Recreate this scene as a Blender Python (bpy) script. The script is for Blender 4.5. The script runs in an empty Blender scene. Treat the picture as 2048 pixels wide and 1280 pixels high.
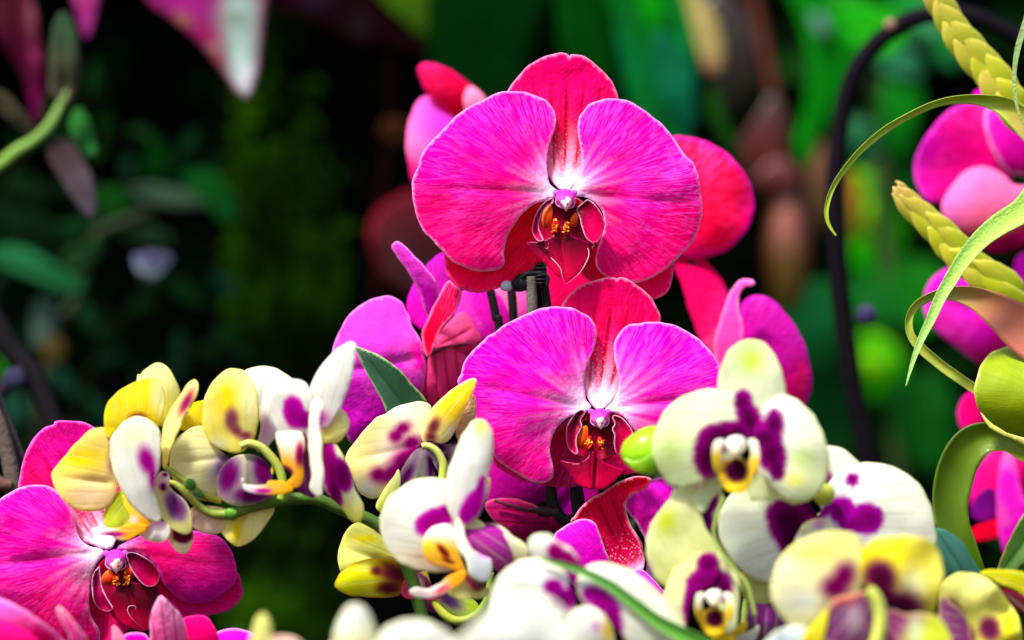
import bpy, math, random
import numpy as np
from mathutils import Vector, noise
from mathutils.geometry import delaunay_2d_cdt

# ------------------------------------------------------------------ camera, light
sc = bpy.context.scene
K = 0.36/2048.0          # metres per photo pixel in the plane of sharp focus, 1 m from the lens
H = 1.0                  # lens height above the ground

def P(px, py, z=0.0):    # a point z pixel-widths nearer than the plane of focus
    d = 1.0 - z*K
    return Vector(((px-1024)*K*d, d-1.0, H+(640-py)*K*d))

cam = bpy.data.cameras.new('camera'); camo = bpy.data.objects.new('camera', cam)
sc.collection.objects.link(camo); sc.camera = camo
camo.location = (0, -1.0, H); camo.rotation_euler = (math.radians(90), 0, 0)
cam.lens = 100; cam.sensor_width = 36; cam.clip_start = 0.02; cam.clip_end = 200
cam.dof.use_dof = True; cam.dof.focus_distance = 0.995; cam.dof.aperture_fstop = 4.3

SUN_EL, SUN_ROT = math.radians(58), math.radians(222)
w = bpy.data.worlds.new("World"); sc.world = w; w.use_nodes = True
nt = w.node_tree; bg = nt.nodes['Background']
sky = nt.nodes.new('ShaderNodeTexSky'); sky.sky_type = 'NISHITA'; sky.sun_disc = False
sky.sun_elevation = SUN_EL; sky.sun_rotation = SUN_ROT; sky.dust_density = 3.0; sky.ozone_density = 1.5
nt.links.new(sky.outputs[0], bg.inputs[0]); bg.inputs[1].default_value = 0.085
sl = bpy.data.lights.new('sun', 'SUN'); sl.energy = 2.7; sl.angle = math.radians(7); sl.color = (1.0, 0.965, 0.9)
so = bpy.data.objects.new('sun', sl); sc.collection.objects.link(so)
S = Vector((math.sin(SUN_ROT)*math.cos(SUN_EL), math.cos(SUN_ROT)*math.cos(SUN_EL), math.sin(SUN_EL)))
so.rotation_euler = (-S).to_track_quat('-Z', 'Y').to_euler()
sc.view_settings.view_transform = 'Standard'; sc.view_settings.look = 'None'
sc.view_settings.exposure = 1.42; sc.view_settings.gamma = 1.0
sc.render.engine = 'CYCLES'
sc.cycles.max_bounces = 8; sc.cycles.diffuse_bounces = 4; sc.cycles.transmission_bounces = 4

# ------------------------------------------------------------------ zoom frames used to read positions off the photograph
F0 = (0, 0, 1.0)
F1 = (780, 80, 2.37); F2 = (640, 460, 2.37); F3 = (0, 700, 2.206); F4 = (560, 740, 2.37)
F5 = (960, 940, 3.2); F6 = (1220, 660, 2.064); F7 = (1600, 0, 2.0); F8 = (1600, 560, 1.777)
L1 = (1020, 340, 4.925); L2 = (1080, 780, 5.817)
G1 = (0, 0, 3.048); G2 = (0, 400, 2.667); G3 = (480, 0, 2.667); G4 = (860, 0, 2.438); G5 = (1360, 200, 1.6)
def fx(F, p): return (F[0]+p[0]/F[2], F[1]+p[1]/F[2])

# ------------------------------------------------------------------ tagging
def tag(o, label=None, cat=None, group=None, kind=None):
    if label: o['label'] = label
    if cat: o['category'] = cat
    if group: o['group'] = group
    if kind: o['kind'] = kind
    return o

def thing(name, F, at, z, label, cat, group=None):
    o = bpy.data.objects.new(name, None); sc.collection.objects.link(o)
    p = fx(F, at); o.location = P(p[0], p[1], z); o.empty_display_size = 0.01
    o['pz'] = float(z)
    return tag(o, label, cat, group)

def root_of(o):
    v = Vector((0, 0, 0))
    while o is not None: v = v+o.location; o = o.parent
    return v

def link_mesh(name, verts, faces, mat, parent=None, uv=None, vn=None, pig=None, msk=None, smooth=True):
    me = bpy.data.meshes.new(name)
    off = root_of(parent) if parent is not None else Vector((0, 0, 0))
    V = np.asarray(verts, dtype=np.float64)
    if parent is None:
        c = V.mean(axis=0)
    else:
        c = np.array(off)
    me.from_pydata((V-c).tolist(), [], faces)
    if smooth: me.polygons.foreach_set('use_smooth', [True]*len(me.polygons))
    li = None
    if uv is not None or vn is not None:
        li = np.zeros(len(me.loops), dtype=np.int64); me.loops.foreach_get('vertex_index', li)
    for nm, dat in (('uv', uv), ('vn', vn)):
        if dat is not None:
            l = me.uv_layers.new(name=nm); l.data.foreach_set('uv', np.asarray(dat, dtype=np.float32)[li].ravel())
    for nm, dat in (('pig', pig), ('msk', msk)):
        if dat is not None:
            a = me.attributes.new(nm, 'FLOAT_COLOR', 'POINT')
            d4 = np.ones((len(V), 4), dtype=np.float32); d4[:, :3] = dat
            a.data.foreach_set('color', d4.ravel())
    me.materials.append(mat)
    o = bpy.data.objects.new(name, me); sc.collection.objects.link(o)
    if parent is None: o.location = Vector(c)
    else: o.parent = parent
    me.update()
    return o

# ------------------------------------------------------------------ curves
def catmull(pts, n=8, closed=False):
    p = [np.array(q, dtype=float) for q in pts]
    m = len(p); out = []
    rng = range(m) if closed else range(m-1)
    for i in rng:
        if closed: a, b, c, d = p[i-1], p[i], p[(i+1) % m], p[(i+2) % m]
        else: a, b, c, d = p[max(i-1, 0)], p[i], p[i+1], p[min(i+2, m-1)]
        for k in range(n):
            t = k/n
            out.append(0.5*((2*b)+(-a+c)*t+(2*a-5*b+4*c-d)*t*t+(-a+3*b-3*c+d)*t**3))
    if not closed: out.append(p[-1])
    return np.array(out)

def resample(P_, step, closed=True):
    Q = np.vstack([P_, P_[:1]]) if closed else P_
    seg = np.linalg.norm(np.diff(Q, axis=0), axis=1); L = np.concatenate([[0], np.cumsum(seg)])
    n = max(8, int(L[-1]/step))
    t = np.linspace(0, L[-1], n, endpoint=not closed)
    return np.column_stack([np.interp(t, L, Q[:, k]) for k in range(Q.shape[1])])

def inside(px, py, poly):
    x0, y0 = poly[:, 0], poly[:, 1]; x1, y1 = np.roll(x0, -1), np.roll(y0, -1)
    r = np.zeros(len(px), dtype=bool)
    for a, b, c, d in zip(x0, y0, x1, y1):
        cond = ((b > py) != (d > py))
        if b != d: r ^= cond & (px < (c-a)*(py-b)/(d-b)+a)
    return r

def edge_dist(px, py, poly):
    a = poly; b = np.roll(poly, -1, axis=0)
    best = np.full(len(px), 1e9)
    for (ax, ay), (bx, by) in zip(a, b):
        dx, dy = bx-ax, by-ay; l2 = dx*dx+dy*dy+1e-9
        t = np.clip(((px-ax)*dx+(py-ay)*dy)/l2, 0, 1)
        best = np.minimum(best, np.hypot(px-ax-t*dx, py-ay-t*dy))
    return best

def sm(a, b, x):
    t = np.clip((x-a)/(b-a+1e-12), 0, 1); return t*t*(3-2*t)

def nz(X, Y, scale, seed=0.0):
    return np.array([noise.noise(Vector((x*scale, y*scale, seed))) for x, y in zip(X, Y)])

SEED = [0]
# ------------------------------------------------------------------ petal: outline in the picture plane, own relief and thickness
def petal(name, parent, F, pts, base=None, tip=None, mat=None, col=None, z=0, zt=0, bow=0, cup=0, curl=0,
          crease=0, wav=0, th=3.2, sp=6.0, zf=None, roll=0, label=None, nsc=0.012):
    SEED[0] += 1; seed = SEED[0]*3.17
    if zf is None:
        r = parent
        while r.parent is not None: r = r.parent
        zf = r['pz']
    out = np.array([fx(F, p) for p in pts])
    if mat is M_YEL: curl *= .2; bow *= .55; cup *= .6; wav += 3.5; crease *= 1.2
    cx, cy = out.mean(axis=0)
    b = np.array(fx(F, base)) if base is not None else out[0]
    size = max(out[:, 0].max()-out[:, 0].min(), out[:, 1].max()-out[:, 1].min())
    sp = max(sp*0.55, min(sp*2.2, size/34.0)) if size < 200 else sp
    sp = max(sp, size/90.0)
    o = resample(catmull(out, 10, True), sp*0.9)
    o = o+np.column_stack([[noise.noise(Vector((a*.045, b_*.045, seed+k))) for a, b_ in o] for k in (0, 50)])*min(2.2, size*.012)   # uneven margin
    xs = np.arange(o[:, 0].min(), o[:, 0].max(), sp); ys = np.arange(o[:, 1].min(), o[:, 1].max(), sp*0.866)
    G = [(x+(sp/2 if j % 2 else 0), y) for j, y in enumerate(ys) for x in xs]
    G = np.array(G) if G else np.zeros((0, 2))
    ins = inside(G[:, 0], G[:, 1], o); G = G[ins]
    if len(G):
        ed = edge_dist(G[:, 0], G[:, 1], o); G = G[ed > sp*0.55]
    allv = [Vector(v) for v in o]+[Vector(v) for v in G]
    n0 = len(o)
    vs, es, fs, *_ = delaunay_2d_cdt(allv, [(i, (i+1) % n0) for i in range(n0)], [], 1, 1e-4)
    V = np.array([(v[0], v[1]) for v in vs]); X, Y = V[:, 0], V[:, 1]
    edge = edge_dist(X, Y, o)
    if tip is not None: t_ = np.array(fx(F, tip))
    else: t_ = b+(np.array([cx, cy])-b)*2
    ax = t_-b; ax = ax/(np.linalg.norm(ax)+1e-9); lat = np.array([-ax[1], ax[0]])
    dx, dy = X-b[0], Y-b[1]
    S_ = dx*ax[0]+dy*ax[1]; T_ = dx*lat[0]+dy*lat[1]
    L = max(S_.max(), 1); Wd = max(np.abs(T_).max(), 1)
    s = S_/L; t = T_/Wd; r = np.hypot(dx, dy); ang = np.arctan2(T_, S_)
    q = dict(s=s, t=t, r=r, ang=ang, edge=edge, X=X, Y=Y, L=L, W=Wd, F=F, b=b)
    Z = z+zt*s+bow*4*np.clip(s, 0, 1)*(1-np.clip(s, 0, 1))+cup*t*t+roll*t
    Z = Z-curl*np.exp(-(edge/(0.16*min(L, Wd*1.5)+2))**1.5)
    if crease: Z = Z-crease*np.exp(-(np.abs(T_)/(5+0.02*L))**1.3)*sm(0, 0.2, s)*sm(1.05, 0.6, s)
    if wav:
        outer = sm(0.45, 1.0, r/r.max())
        Z = Z+wav*outer*np.sin(ang*7.0+seed)+wav*1.3*nz(X, Y, nsc, seed)
    Z = Z+nz(X, Y, 0.02, seed+5)*min(3.0, size*0.012)
    thk = (th*.75 if mat in (M_YEL, M_PINK) else th)*(0.6+0.4*np.clip(edge/8, 0, 1))
    Zf, Zb = Z+thk/2, Z-thk/2
    front = [P(x, y, zf+a) for x, y, a in zip(X, Y, Zf)]
    back = [P(x, y, zf+a) for x, y, a in zip(X, Y, Zb)]
    n = len(V)
    faces = []; cnt = {}
    for f in fs:
        f = list(f)
        # orient to the camera: image y is down
        a = (V[f[1]]-V[f[0]]); c = (V[f[2]]-V[f[0]])
        if a[0]*c[1]-a[1]*c[0] > 0: f = f[::-1]
        faces.append(tuple(f)); faces.append(tuple(i+n for i in f[::-1]))
        for i in range(len(f)):
            e = (f[i], f[(i+1) % len(f)]); cnt[e] = cnt.get(e, 0)+1
    for (a, c) in list(cnt):
        if (c, a) not in cnt: faces.append((c, a, a+n, c+n))
    pig, msk = (col or plain((.5, .5, .5)))(q)
    if mat is M_PINK: pig[:, 1] = np.where(pig[:, 1] < .03, pig[:, 1]*.2, pig[:, 1]); pig = pig*1.12
    if mat is M_YEL:
        lum = pig.mean(axis=1, keepdims=True); pig = lum+(pig-lum)*1.22; msk[:, 0] *= .5
    elif mat not in (M_PINK, M_LIP): msk[:, 0] = 0
    pig = np.clip(pig, 0, .97)
    uv = np.column_stack([ang+3.3*0, r/100.0]); vn = np.column_stack([T_/(17+0.07*r), s])
    ob = link_mesh(name, [tuple(v) for v in front+back], faces, mat, parent, np.vstack([uv, uv]), np.vstack([vn, vn]),
                   np.vstack([pig, pig]), np.vstack([msk, msk]))
    if label: ob['label'] = label
    return ob

# ------------------------------------------------------------------ tube, ribbon, blob
def tube(name, parent, F, pts, rad, mat, col=(.1, .3, .02), z=0, zs=None, zf=None, sides=12, n=8, label=None, bump=0):
    if zf is None:
        r = parent
        while r.parent is not None: r = r.parent
        zf = r['pz']
    q = [list(fx(F, p)) for p in pts]
    if zs is None: zs = [z]*len(q)
    if not hasattr(rad, '__len__'): rad = [rad]*len(q)
    C = catmull([a+[b, c] for a, b, c in zip(q, zs, rad)], n)
    V = []; uv = []; prevN = None
    pts3 = [np.array((c[0], -c[1], c[2])) for c in C]
    for i, c in enumerate(pts3):
        T = pts3[min(i+1, len(C)-1)]-pts3[max(i-1, 0)]; T = T/(np.linalg.norm(T)+1e-9)
        N = np.cross(T, (0, 0, 1.0)) if prevN is None else prevN-T*np.dot(prevN, T)
        if np.linalg.norm(N) < 1e-6: N = np.array((1.0, 0, 0))
        N = N/np.linalg.norm(N); prevN = N; B = np.cross(T, N)
        r = max(C[i][3], 0.15)*(1+bump*noise.noise(Vector((i*0.35, SEED[0], 0))))
        for k in range(sides):
            a = 2*math.pi*k/sides
            p = c+N*math.cos(a)*r+B*math.sin(a)*r
            V.append(tuple(P(p[0], -p[1], zf+p[2]))); uv.append((a/6.283, i*0.1))
    fc = []
    m = len(C)
    for i in range(m-1):
        for k in range(sides):
            k2 = (k+1) % sides
            fc.append((i*sides+k, i*sides+k2, (i+1)*sides+k2, (i+1)*sides+k))
    fc.append(tuple(range(sides))[::-1]); fc.append(tuple((m-1)*sides+k for k in range(sides)))
    SEED[0] += 1
    if callable(col): pig = col(np.linspace(0, 1, m)); pig = np.repeat(pig, sides, axis=0)
    else: pig = np.tile(np.array(col), (len(V), 1))
    msk = np.zeros((len(V), 3))
    ob = link_mesh(name, V, fc, mat, parent, np.array(uv), np.array(uv), pig, msk)
    if label: ob['label'] = label
    return ob

def ribbon(name, parent, F, pts, hw, mat, col, z=0, zs=None, zf=None, fold=0, twist=None, th=3, n=10, across=10, label=None, edgec=None):
    """a strap leaf: centre line, half widths; fold is how far the middle lies behind the margins; twist turns it about its length"""
    if zf is None:
        r = parent
        while r.parent is not None: r = r.parent
        zf = r['pz']
    q = [list(fx(F, p)) for p in pts]
    if zs is None: zs = [z]*len(q)
    if not hasattr(hw, '__len__'): hw = [hw]*len(q)
    hw = [h/F[2] for h in hw]
    if twist is None: twist = [0]*len(q)
    C = catmull([a+[b, c, d] for a, b, c, d in zip(q, zs, hw, twist)], n)
    m = len(C); p3 = np.column_stack([C[:, 0], -C[:, 1], C[:, 2]])
    V = []; Bk = []; cc = []; uv = []
    for i in range(m):
        T = p3[min(i+1, m-1)]-p3[max(i-1, 0)]; T = T/(np.linalg.norm(T)+1e-9)
        N = np.cross(T, (0, 0, 1.0)); N = N/(np.linalg.norm(N)+1e-9); B = np.cross(N, T)
        tw = math.radians(C[i][4]); Nn = N*math.cos(tw)+B*math.sin(tw); Bb = np.cross(Nn, T)
        for k in range(across+1):
            a = -1+2*k/across
            h = max(C[i][3], 0.2)
            p = p3[i]+Nn*a*h+Bb*fold*(a*a)*min(1, h/15)
            V.append(p+Bb*th*0.5*(1-0.6*a*a)); Bk.append(p-Bb*th*0.5*(1-0.6*a*a)); uv.append((a*h*0.01, i/m)); cc.append((a, i/(m-1)))
    A = across+1; n0 = len(V); fc = []
    for i in range(m-1):
        for k in range(across):
            a = i*A+k; fc.append((a, a+1, a+A+1, a+A)); fc.append((n0+a, n0+a+A, n0+a+A+1, n0+a+1))
        for k in (0, across):
            a = i*A+k; b = a+A
            fc.append((a, b, n0+b, n0+a) if k == 0 else (b, a, n0+a, n0+b))
    for i in (0, m-1):
        for k in range(across):
            a = i*A+k; fc.append((a+1, a, n0+a, n0+a+1) if i == 0 else (a, a+1, n0+a+1, n0+a))
    cc = np.array(cc); pig = col(cc[:, 0], cc[:, 1]) if callable(col) else np.tile(np.array(col), (n0, 1))
    SEED[0] += 1
    uv = np.array(uv)
    W3 = [tuple(P(p[0], -p[1], zf+p[2])) for p in V+Bk]
    msk = np.zeros((n0, 3)); msk[:, 2] = 1
    ob = link_mesh(name, W3, fc, mat, parent, np.vstack([uv*np.array([60, 3])]*2), np.vstack([uv]*2), np.vstack([pig, pig]), np.vstack([msk, msk]))
    if label: ob['label'] = label
    return ob

def blob(name, parent, F, c, rx, ry, rz, mat, col=(.8, .6, .8), z=0, zf=None, rot=0, bump=0.0, seg=24, label=None, shape=None, ns=1.5):
    if zf is None:
        r = parent
        while r.parent is not None: r = r.parent
        zf = r['pz']
    c = fx(F, c); rx /= F[2]; ry /= F[2]; rz /= F[2]
    V = []; fc = []; uv = []; pg = []
    rings = max(8, seg//2); SEED[0] += 1; sd = SEED[0]
    cr, sr = math.cos(rot), math.sin(rot)
    for i in range(rings+1):
        th = math.pi*i/rings
        for k in range(seg):
            a = 2*math.pi*k/seg
            d = np.array((math.sin(th)*math.cos(a), -math.cos(th), math.sin(th)*math.sin(a)))
            f = 1+bump*noise.noise(Vector(d*ns)+Vector((sd, 0, 0)))
            x, y, zz = d[0]*f, d[1]*f, d[2]*f
            if shape: x, y, zz = shape(x, y, zz)
            x, y, zz = x*rx, y*ry, zz*rz
            V.append(tuple(P(c[0]+x*cr-y*sr, c[1]+x*sr+y*cr, zf+z+zz))); uv.append((a, th))
            pg.append(col(d[0], d[1], d[2]) if callable(col) else col)
    for i in range(rings):
        for k in range(seg):
            k2 = (k+1) % seg; fc.append((i*seg+k, i*seg+k2, (i+1)*seg+k2, (i+1)*seg+k))
    ob = link_mesh(name, V, fc, mat, parent, np.array(uv), np.array(uv), np.array(pg), np.zeros((len(V), 3)))
    if label: ob['label'] = label
    return ob

# ------------------------------------------------------------------ pigments (own colour, in petals partly painted shade and back-lit glow; linear RGB)
def A(c): return np.array(c, dtype=float)
def mixc(a, b, f):
    a = np.asarray(a, float); b = np.asarray(b, float)
    if a.ndim == 1: a = a[None, :]
    if b.ndim == 1: b = b[None, :]
    return a+(b-a)*f[:, None]
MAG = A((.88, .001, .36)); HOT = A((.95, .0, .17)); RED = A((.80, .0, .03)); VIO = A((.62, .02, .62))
WHT = A((.93, .80, .93)); LIL = A((.92, .45, .86)); PNK = A((.9, .25, .45)); COR = A((.85, .10, .16))
CRM = A((.86, .85, .55)); YEL = A((.84, .76, .01)); PYL = A((.84, .84, .22)); PGR = A((.74, .80, .48)); PW = A((.78, .83, .64))
PUR = A((.30, .002, .22)); DPU = A((.055, .0, .035)); MAR = A((.14, .01, .04)); LGR = A((.45, .62, .06))

def plain(c, c2=None, rim=None):
    def f(q):
        n = len(q['X']); p = np.tile(A(c), (n, 1))
        if c2 is not None: p = mixc(p, A(c2), sm(0, 1, q['s']))
        if rim is not None: p = mixc(p, A(rim), sm(4, 0, q['edge'])*0.8)
        m = np.zeros((n, 3)); m[:, 2] = .6
        return p, m
    return f

def pinkf(main=MAG, other=HOT, d=(0, 1), lo=-.3, hi=.8, white=0, wpow=2.0, rim=LIL, rimw=4, rima=.8, vein=0, vmax=2.6, vs=(0.05, .8), speck=0, stri=1.0, basec=WHT, wang=None, dark=None):
    """main colour passes into other along image direction d, down the petals partly as painted shade; paler near the base; pale thin margin"""
    def f(q):
        L = max(q['L'], q['W']); n = len(q['X'])
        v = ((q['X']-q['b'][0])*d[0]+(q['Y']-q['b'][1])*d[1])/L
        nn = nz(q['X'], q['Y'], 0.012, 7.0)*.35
        p = mixc(main, other, sm(lo, hi, v+nn))  # vertical mixes are partly real hue, partly shade put into the colour
        if white:
            fz = np.array([noise.noise(Vector((a*11, rr*0.01, 3.3))) for a, rr in zip(q['ang'], q['r'])])
            wf = np.exp(-(q['r']/(white*(1+.55*fz)))**wpow)
            p = mixc(p, mixc(np.tile(basec, (n, 1)), A((.8, .25, .75)), sm(.75, .1, wf)*.6), np.clip(wf*1.25, 0, 1))
        if dark:
            for (cx, cy, rx, ry, c) in dark:
                gx, gy = fx(q['F'], (cx, cy)); m_ = np.exp(-(((q['X']-gx)*q['F'][2]/rx)**2+((q['Y']-gy)*q['F'][2]/ry)**2))
                p = mixc(p, A(c), np.clip(m_*1.3, 0, 1))
        if rim is not None: p = mixc(p, rim, sm(rimw, 0, q['edge'])*rima)
        m = np.zeros((n, 3))
        if vein:
            w_ = np.abs((q['vw'] if 'vw' in q else 0)+0*q['s'])
            T = np.abs(q['t']*q['W']/(17+0.07*q['r']))
            m[:, 0] = vein*sm(vs[0], vs[0]+.15, q['s'])*sm(vs[1]+.12, vs[1]-.12, q['s'])*sm(vmax, vmax-.8, T)
        if speck: m[:, 1] = speck*sm(.02, .15, q['s'])*sm(.6, .2, q['s'])
        m[:, 2] = stri*sm(50, 170, q['r'])*(1-.75*sm(-.1, .7, v))
        return p, m
    return f

def blots(q, spots):
    """pigment blotches: (cx,cy,rx,ry,deg) in the frame of the zoom; returns distance field"""
    F = q['F']; D = np.zeros(len(q['X']))
    for s_ in spots:
        cx, cy, rx, ry = s_[:4]; a = math.radians(s_[4]) if len(s_) > 4 else 0
        gx, gy = fx(F, (cx, cy)); X = (q['X']-gx)*F[2]; Y = (q['Y']-gy)*F[2]
        u = X*math.cos(a)+Y*math.sin(a); v = -X*math.sin(a)+Y*math.cos(a)
        D = D+np.exp(-7*(np.hypot(u/rx, v/ry)))
    return -np.log(D+1e-12)/7

def yelf(c0=PW, c1=CRM, along=(0, 1), lo=0, hi=1, spots=(), soft=.22, edgec=PUR, core=DPU, cd=.9, patches=(), rim=PYL, rima=.35, rimw=7, stri=.5):  # yellow petals carry some back-lit glow in their colour
    def f(q):
        n = len(q['X']); a = q['s'] if along is None else ((q['X']-q['b'][0])*along[0]+(q['Y']-q['b'][1])*along[1])/max(q['L'], q['W'])
        p = mixc(c0, c1, sm(lo, hi, a+nz(q['X'], q['Y'], .01, 2.)*.3))
        for (cx, cy, rx, ry, c) in patches:
            D = blots(q, [(cx, cy, rx, ry)]); p = mixc(p, A(c), np.exp(-D**2)*.95)
        if rim is not None: p = mixc(p, rim, sm(rimw, 0, q['edge'])*rima)
        if len(spots):
            D = .93*blots(q, spots)+nz(q['X'], q['Y'], .02, 9.)*.10
            D = D+np.array([noise.noise(Vector((a_*13, r_*.02, 4.4))) for a_, r_ in zip(q['ang'], q['r'])])*.09
            m_ = sm(1+soft, 1-soft, D)
            p = mixc(p, mixc(np.tile(edgec, (n, 1)), core, sm(.95, .25, D)*cd), m_)
        m = np.zeros((n, 3)); m[:, 2] = stri
        if len(spots): m[:, 2] *= 1-m_
        m[:, 0] = .45*sm(.05, .25, q['s'])*sm(1.0, .6, q['s'])*(1-(m_ if len(spots) else 0))
        return p, m
    return f

# ------------------------------------------------------------------ materials
def N(nt, t, **kw):
    n = nt.nodes.new(t)
    for k, v in kw.items(): setattr(n, k, v)
    return n
def petal_mat(name, rough=.6, spec=.02, sheen=.0, sheen_tint=(.8, .1, 1, 1), trans=.3, stri_col=(1, .11, .80, 1), stri_amt=.8,
              vein_col=(.45, 0, .02, 1), bump=.25, sk=(26, 1.3), noise_bump=.8, nscale=260, coat=0.0, transgain=1.3, tone=.2):
    m = bpy.data.materials.new(name); m.use_nodes = True; nt = m.node_tree; nt.nodes.clear(); L = nt.links.new
    out = N(nt, 'ShaderNodeOutputMaterial'); pr = N(nt, 'ShaderNodeBsdfPrincipled'); tr = N(nt, 'ShaderNodeBsdfTranslucent'); mx = N(nt, 'ShaderNodeMixShader')
    pig = N(nt, 'ShaderNodeAttribute', attribute_name='pig'); msk = N(nt, 'ShaderNodeAttribute', attribute_name='msk')
    sep = N(nt, 'ShaderNodeSeparateColor'); L(msk.outputs['Color'], sep.inputs[0])
    uv = N(nt, 'ShaderNodeUVMap', uv_map='uv'); vn = N(nt, 'ShaderNodeUVMap', uv_map='vn')
    mp = N(nt, 'ShaderNodeMapping'); mp.inputs['Scale'].default_value = (sk[0], sk[1], 1); L(uv.outputs[0], mp.inputs[0])
    ns = N(nt, 'ShaderNodeTexNoise'); ns.inputs['Scale'].default_value = 1; ns.inputs['Detail'].default_value = 3; ns.inputs['Roughness'].default_value = .6; ns.inputs['Distortion'].default_value = .5
    L(mp.outputs[0], ns.inputs['Vector'])
    sb = N(nt, 'ShaderNodeMath', operation='SUBTRACT'); sb.inputs[1].default_value = .5; L(ns.outputs[0], sb.inputs[0]); ab = N(nt, 'ShaderNodeMath', operation='ABSOLUTE'); L(sb.outputs[0], ab.inputs[0])
    rp = N(nt, 'ShaderNodeMapRange'); rp.inputs[1].default_value = .075; rp.inputs[2].default_value = .0; L(ab.outputs[0], rp.inputs[0])
    st = N(nt, 'ShaderNodeMath', operation='MULTIPLY'); L(rp.outputs[0], st.inputs[0]); L(sep.outputs[2], st.inputs[1])
    # broken by a larger patchy noise
    tc = N(nt, 'ShaderNodeTexCoord'); nb = N(nt, 'ShaderNodeTexNoise'); nb.inputs['Scale'].default_value = 34; nb.inputs['Detail'].default_value = 3; L(tc.outputs['Object'], nb.inputs['Vector'])
    rb = N(nt, 'ShaderNodeMapRange'); rb.inputs[1].default_value = .3; rb.inputs[2].default_value = .68; L(nb.outputs[0], rb.inputs[0])
    s2 = N(nt, 'ShaderNodeMath', operation='MULTIPLY'); L(st.outputs[0], s2.inputs[0]); L(rb.outputs[0], s2.inputs[1])
    s3 = N(nt, 'ShaderNodeMath', operation='MULTIPLY'); L(s2.outputs[0], s3.inputs[0]); s3.inputs[1].default_value = stri_amt
    m1 = N(nt, 'ShaderNodeMix', data_type='RGBA'); L(s3.outputs[0], m1.inputs[0]); L(pig.outputs['Color'], m1.inputs[6]); m1.inputs[7].default_value = stri_col
    # dark main veins
    sx = N(nt, 'ShaderNodeSeparateXYZ'); 
    dn = N(nt, 'ShaderNodeTexNoise'); dn.inputs['Scale'].default_value = 3.2; dn.inputs['Detail'].default_value = 2; L(vn.outputs[0], dn.inputs['Vector'])
    ad = N(nt, 'ShaderNodeMix', data_type='VECTOR'); ad.inputs[0].default_value = .12; L(vn.outputs[0], ad.inputs[4]); L(dn.outputs['Color'], ad.inputs[5])
    L(ad.outputs[1], sx.inputs[0])
    mu = N(nt, 'ShaderNodeMath', operation='MULTIPLY'); mu.inputs[1].default_value = 6.9; L(sx.outputs[0], mu.inputs[0])
    co = N(nt, 'ShaderNodeMath', operation='COSINE'); L(mu.outputs[0], co.inputs[0])
    vr = N(nt, 'ShaderNodeMapRange'); vr.inputs[1].default_value = .55; vr.inputs[2].default_value = 1.0; L(co.outputs[0], vr.inputs[0])
    vm = N(nt, 'ShaderNodeMath', operation='MULTIPLY'); L(vr.outputs[0], vm.inputs[0]); L(sep.outputs[0], vm.inputs[1])
    m2 = N(nt, 'ShaderNodeMix', data_type='RGBA'); L(vm.outputs[0], m2.inputs[0]); L(m1.outputs[2], m2.inputs[6]); m2.inputs[7].default_value = vein_col
    # fine pale speckle
    vo = N(nt, 'ShaderNodeTexVoronoi'); vo.inputs['Scale'].default_value = 900; L(tc.outputs['Object'], vo.inputs['Vector'])
    vs = N(nt, 'ShaderNodeMapRange'); vs.inputs[1].default_value = .33; vs.inputs[2].default_value = .2; vs.inputs[3].default_value = 0; vs.inputs[4].default_value = 1; L(vo.outputs['Distance'], vs.inputs[0])
    vq = N(nt, 'ShaderNodeMath', operation='MULTIPLY'); L(vs.outputs[0], vq.inputs[0]); L(sep.outputs[1], vq.inputs[1])
    m3 = N(nt, 'ShaderNodeMix', data_type='RGBA'); L(vq.outputs[0], m3.inputs[0]); L(m2.outputs[2], m3.inputs[6]); m3.inputs[7].default_value = (1, .6, .8, 1)
    # small tonal unevenness
    nf = N(nt, 'ShaderNodeTexNoise'); nf.inputs['Scale'].default_value = 120; nf.inputs['Detail'].default_value = 4; L(tc.outputs['Object'], nf.inputs['Vector'])
    rf = N(nt, 'ShaderNodeMapRange'); rf.inputs[1].default_value = .3; rf.inputs[2].default_value = .7; rf.inputs[3].default_value = 1-tone; rf.inputs[4].default_value = 1+tone*.7
    mz = N(nt, 'ShaderNodeMix'); mz.inputs[0].default_value = .55; L(nf.outputs[0], mz.inputs[2]); L(ns.outputs[0], mz.inputs[3]); L(mz.outputs[0], rf.inputs[0])
    m4 = N(nt, 'ShaderNodeVectorMath', operation='SCALE'); L(m3.outputs[2], m4.inputs[0]); L(rf.outputs[0], m4.inputs['Scale'])
    L(m4.outputs[0], pr.inputs['Base Color'])
    tg = N(nt, 'ShaderNodeVectorMath', operation='SCALE'); L(m4.outputs[0], tg.inputs[0]); tg.inputs['Scale'].default_value = transgain; L(tg.outputs[0], tr.inputs['Color'])
    # relief
    n3 = N(nt, 'ShaderNodeTexNoise'); n3.inputs['Scale'].default_value = nscale; n3.inputs['Detail'].default_value = 3; n3.inputs['Roughness'].default_value = .55; L(tc.outputs['Object'], n3.inputs['Vector'])
    b1 = N(nt, 'ShaderNodeBump'); b1.inputs['Strength'].default_value = bump; b1.inputs['Distance'].default_value = .0006; L(s2.outputs[0], b1.inputs['Height'])
    b2 = N(nt, 'ShaderNodeBump'); b2.inputs['Strength'].default_value = noise_bump; b2.inputs['Distance'].default_value = .0009; L(n3.outputs[0], b2.inputs['Height']); L(b1.outputs[0], b2.inputs['Normal'])
    vi = N(nt, 'ShaderNodeMath', operation='MULTIPLY'); vi.inputs[1].default_value = -1; L(vm.outputs[0], vi.inputs[0])
    b3 = N(nt, 'ShaderNodeBump'); b3.inputs['Strength'].default_value = .5; b3.inputs['Distance'].default_value = .0005; L(vi.outputs[0], b3.inputs['Height']); L(b2.outputs[0], b3.inputs['Normal'])
    L(b3.outputs[0], pr.inputs['Normal']); L(b3.outputs[0], tr.inputs['Normal'])
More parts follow.
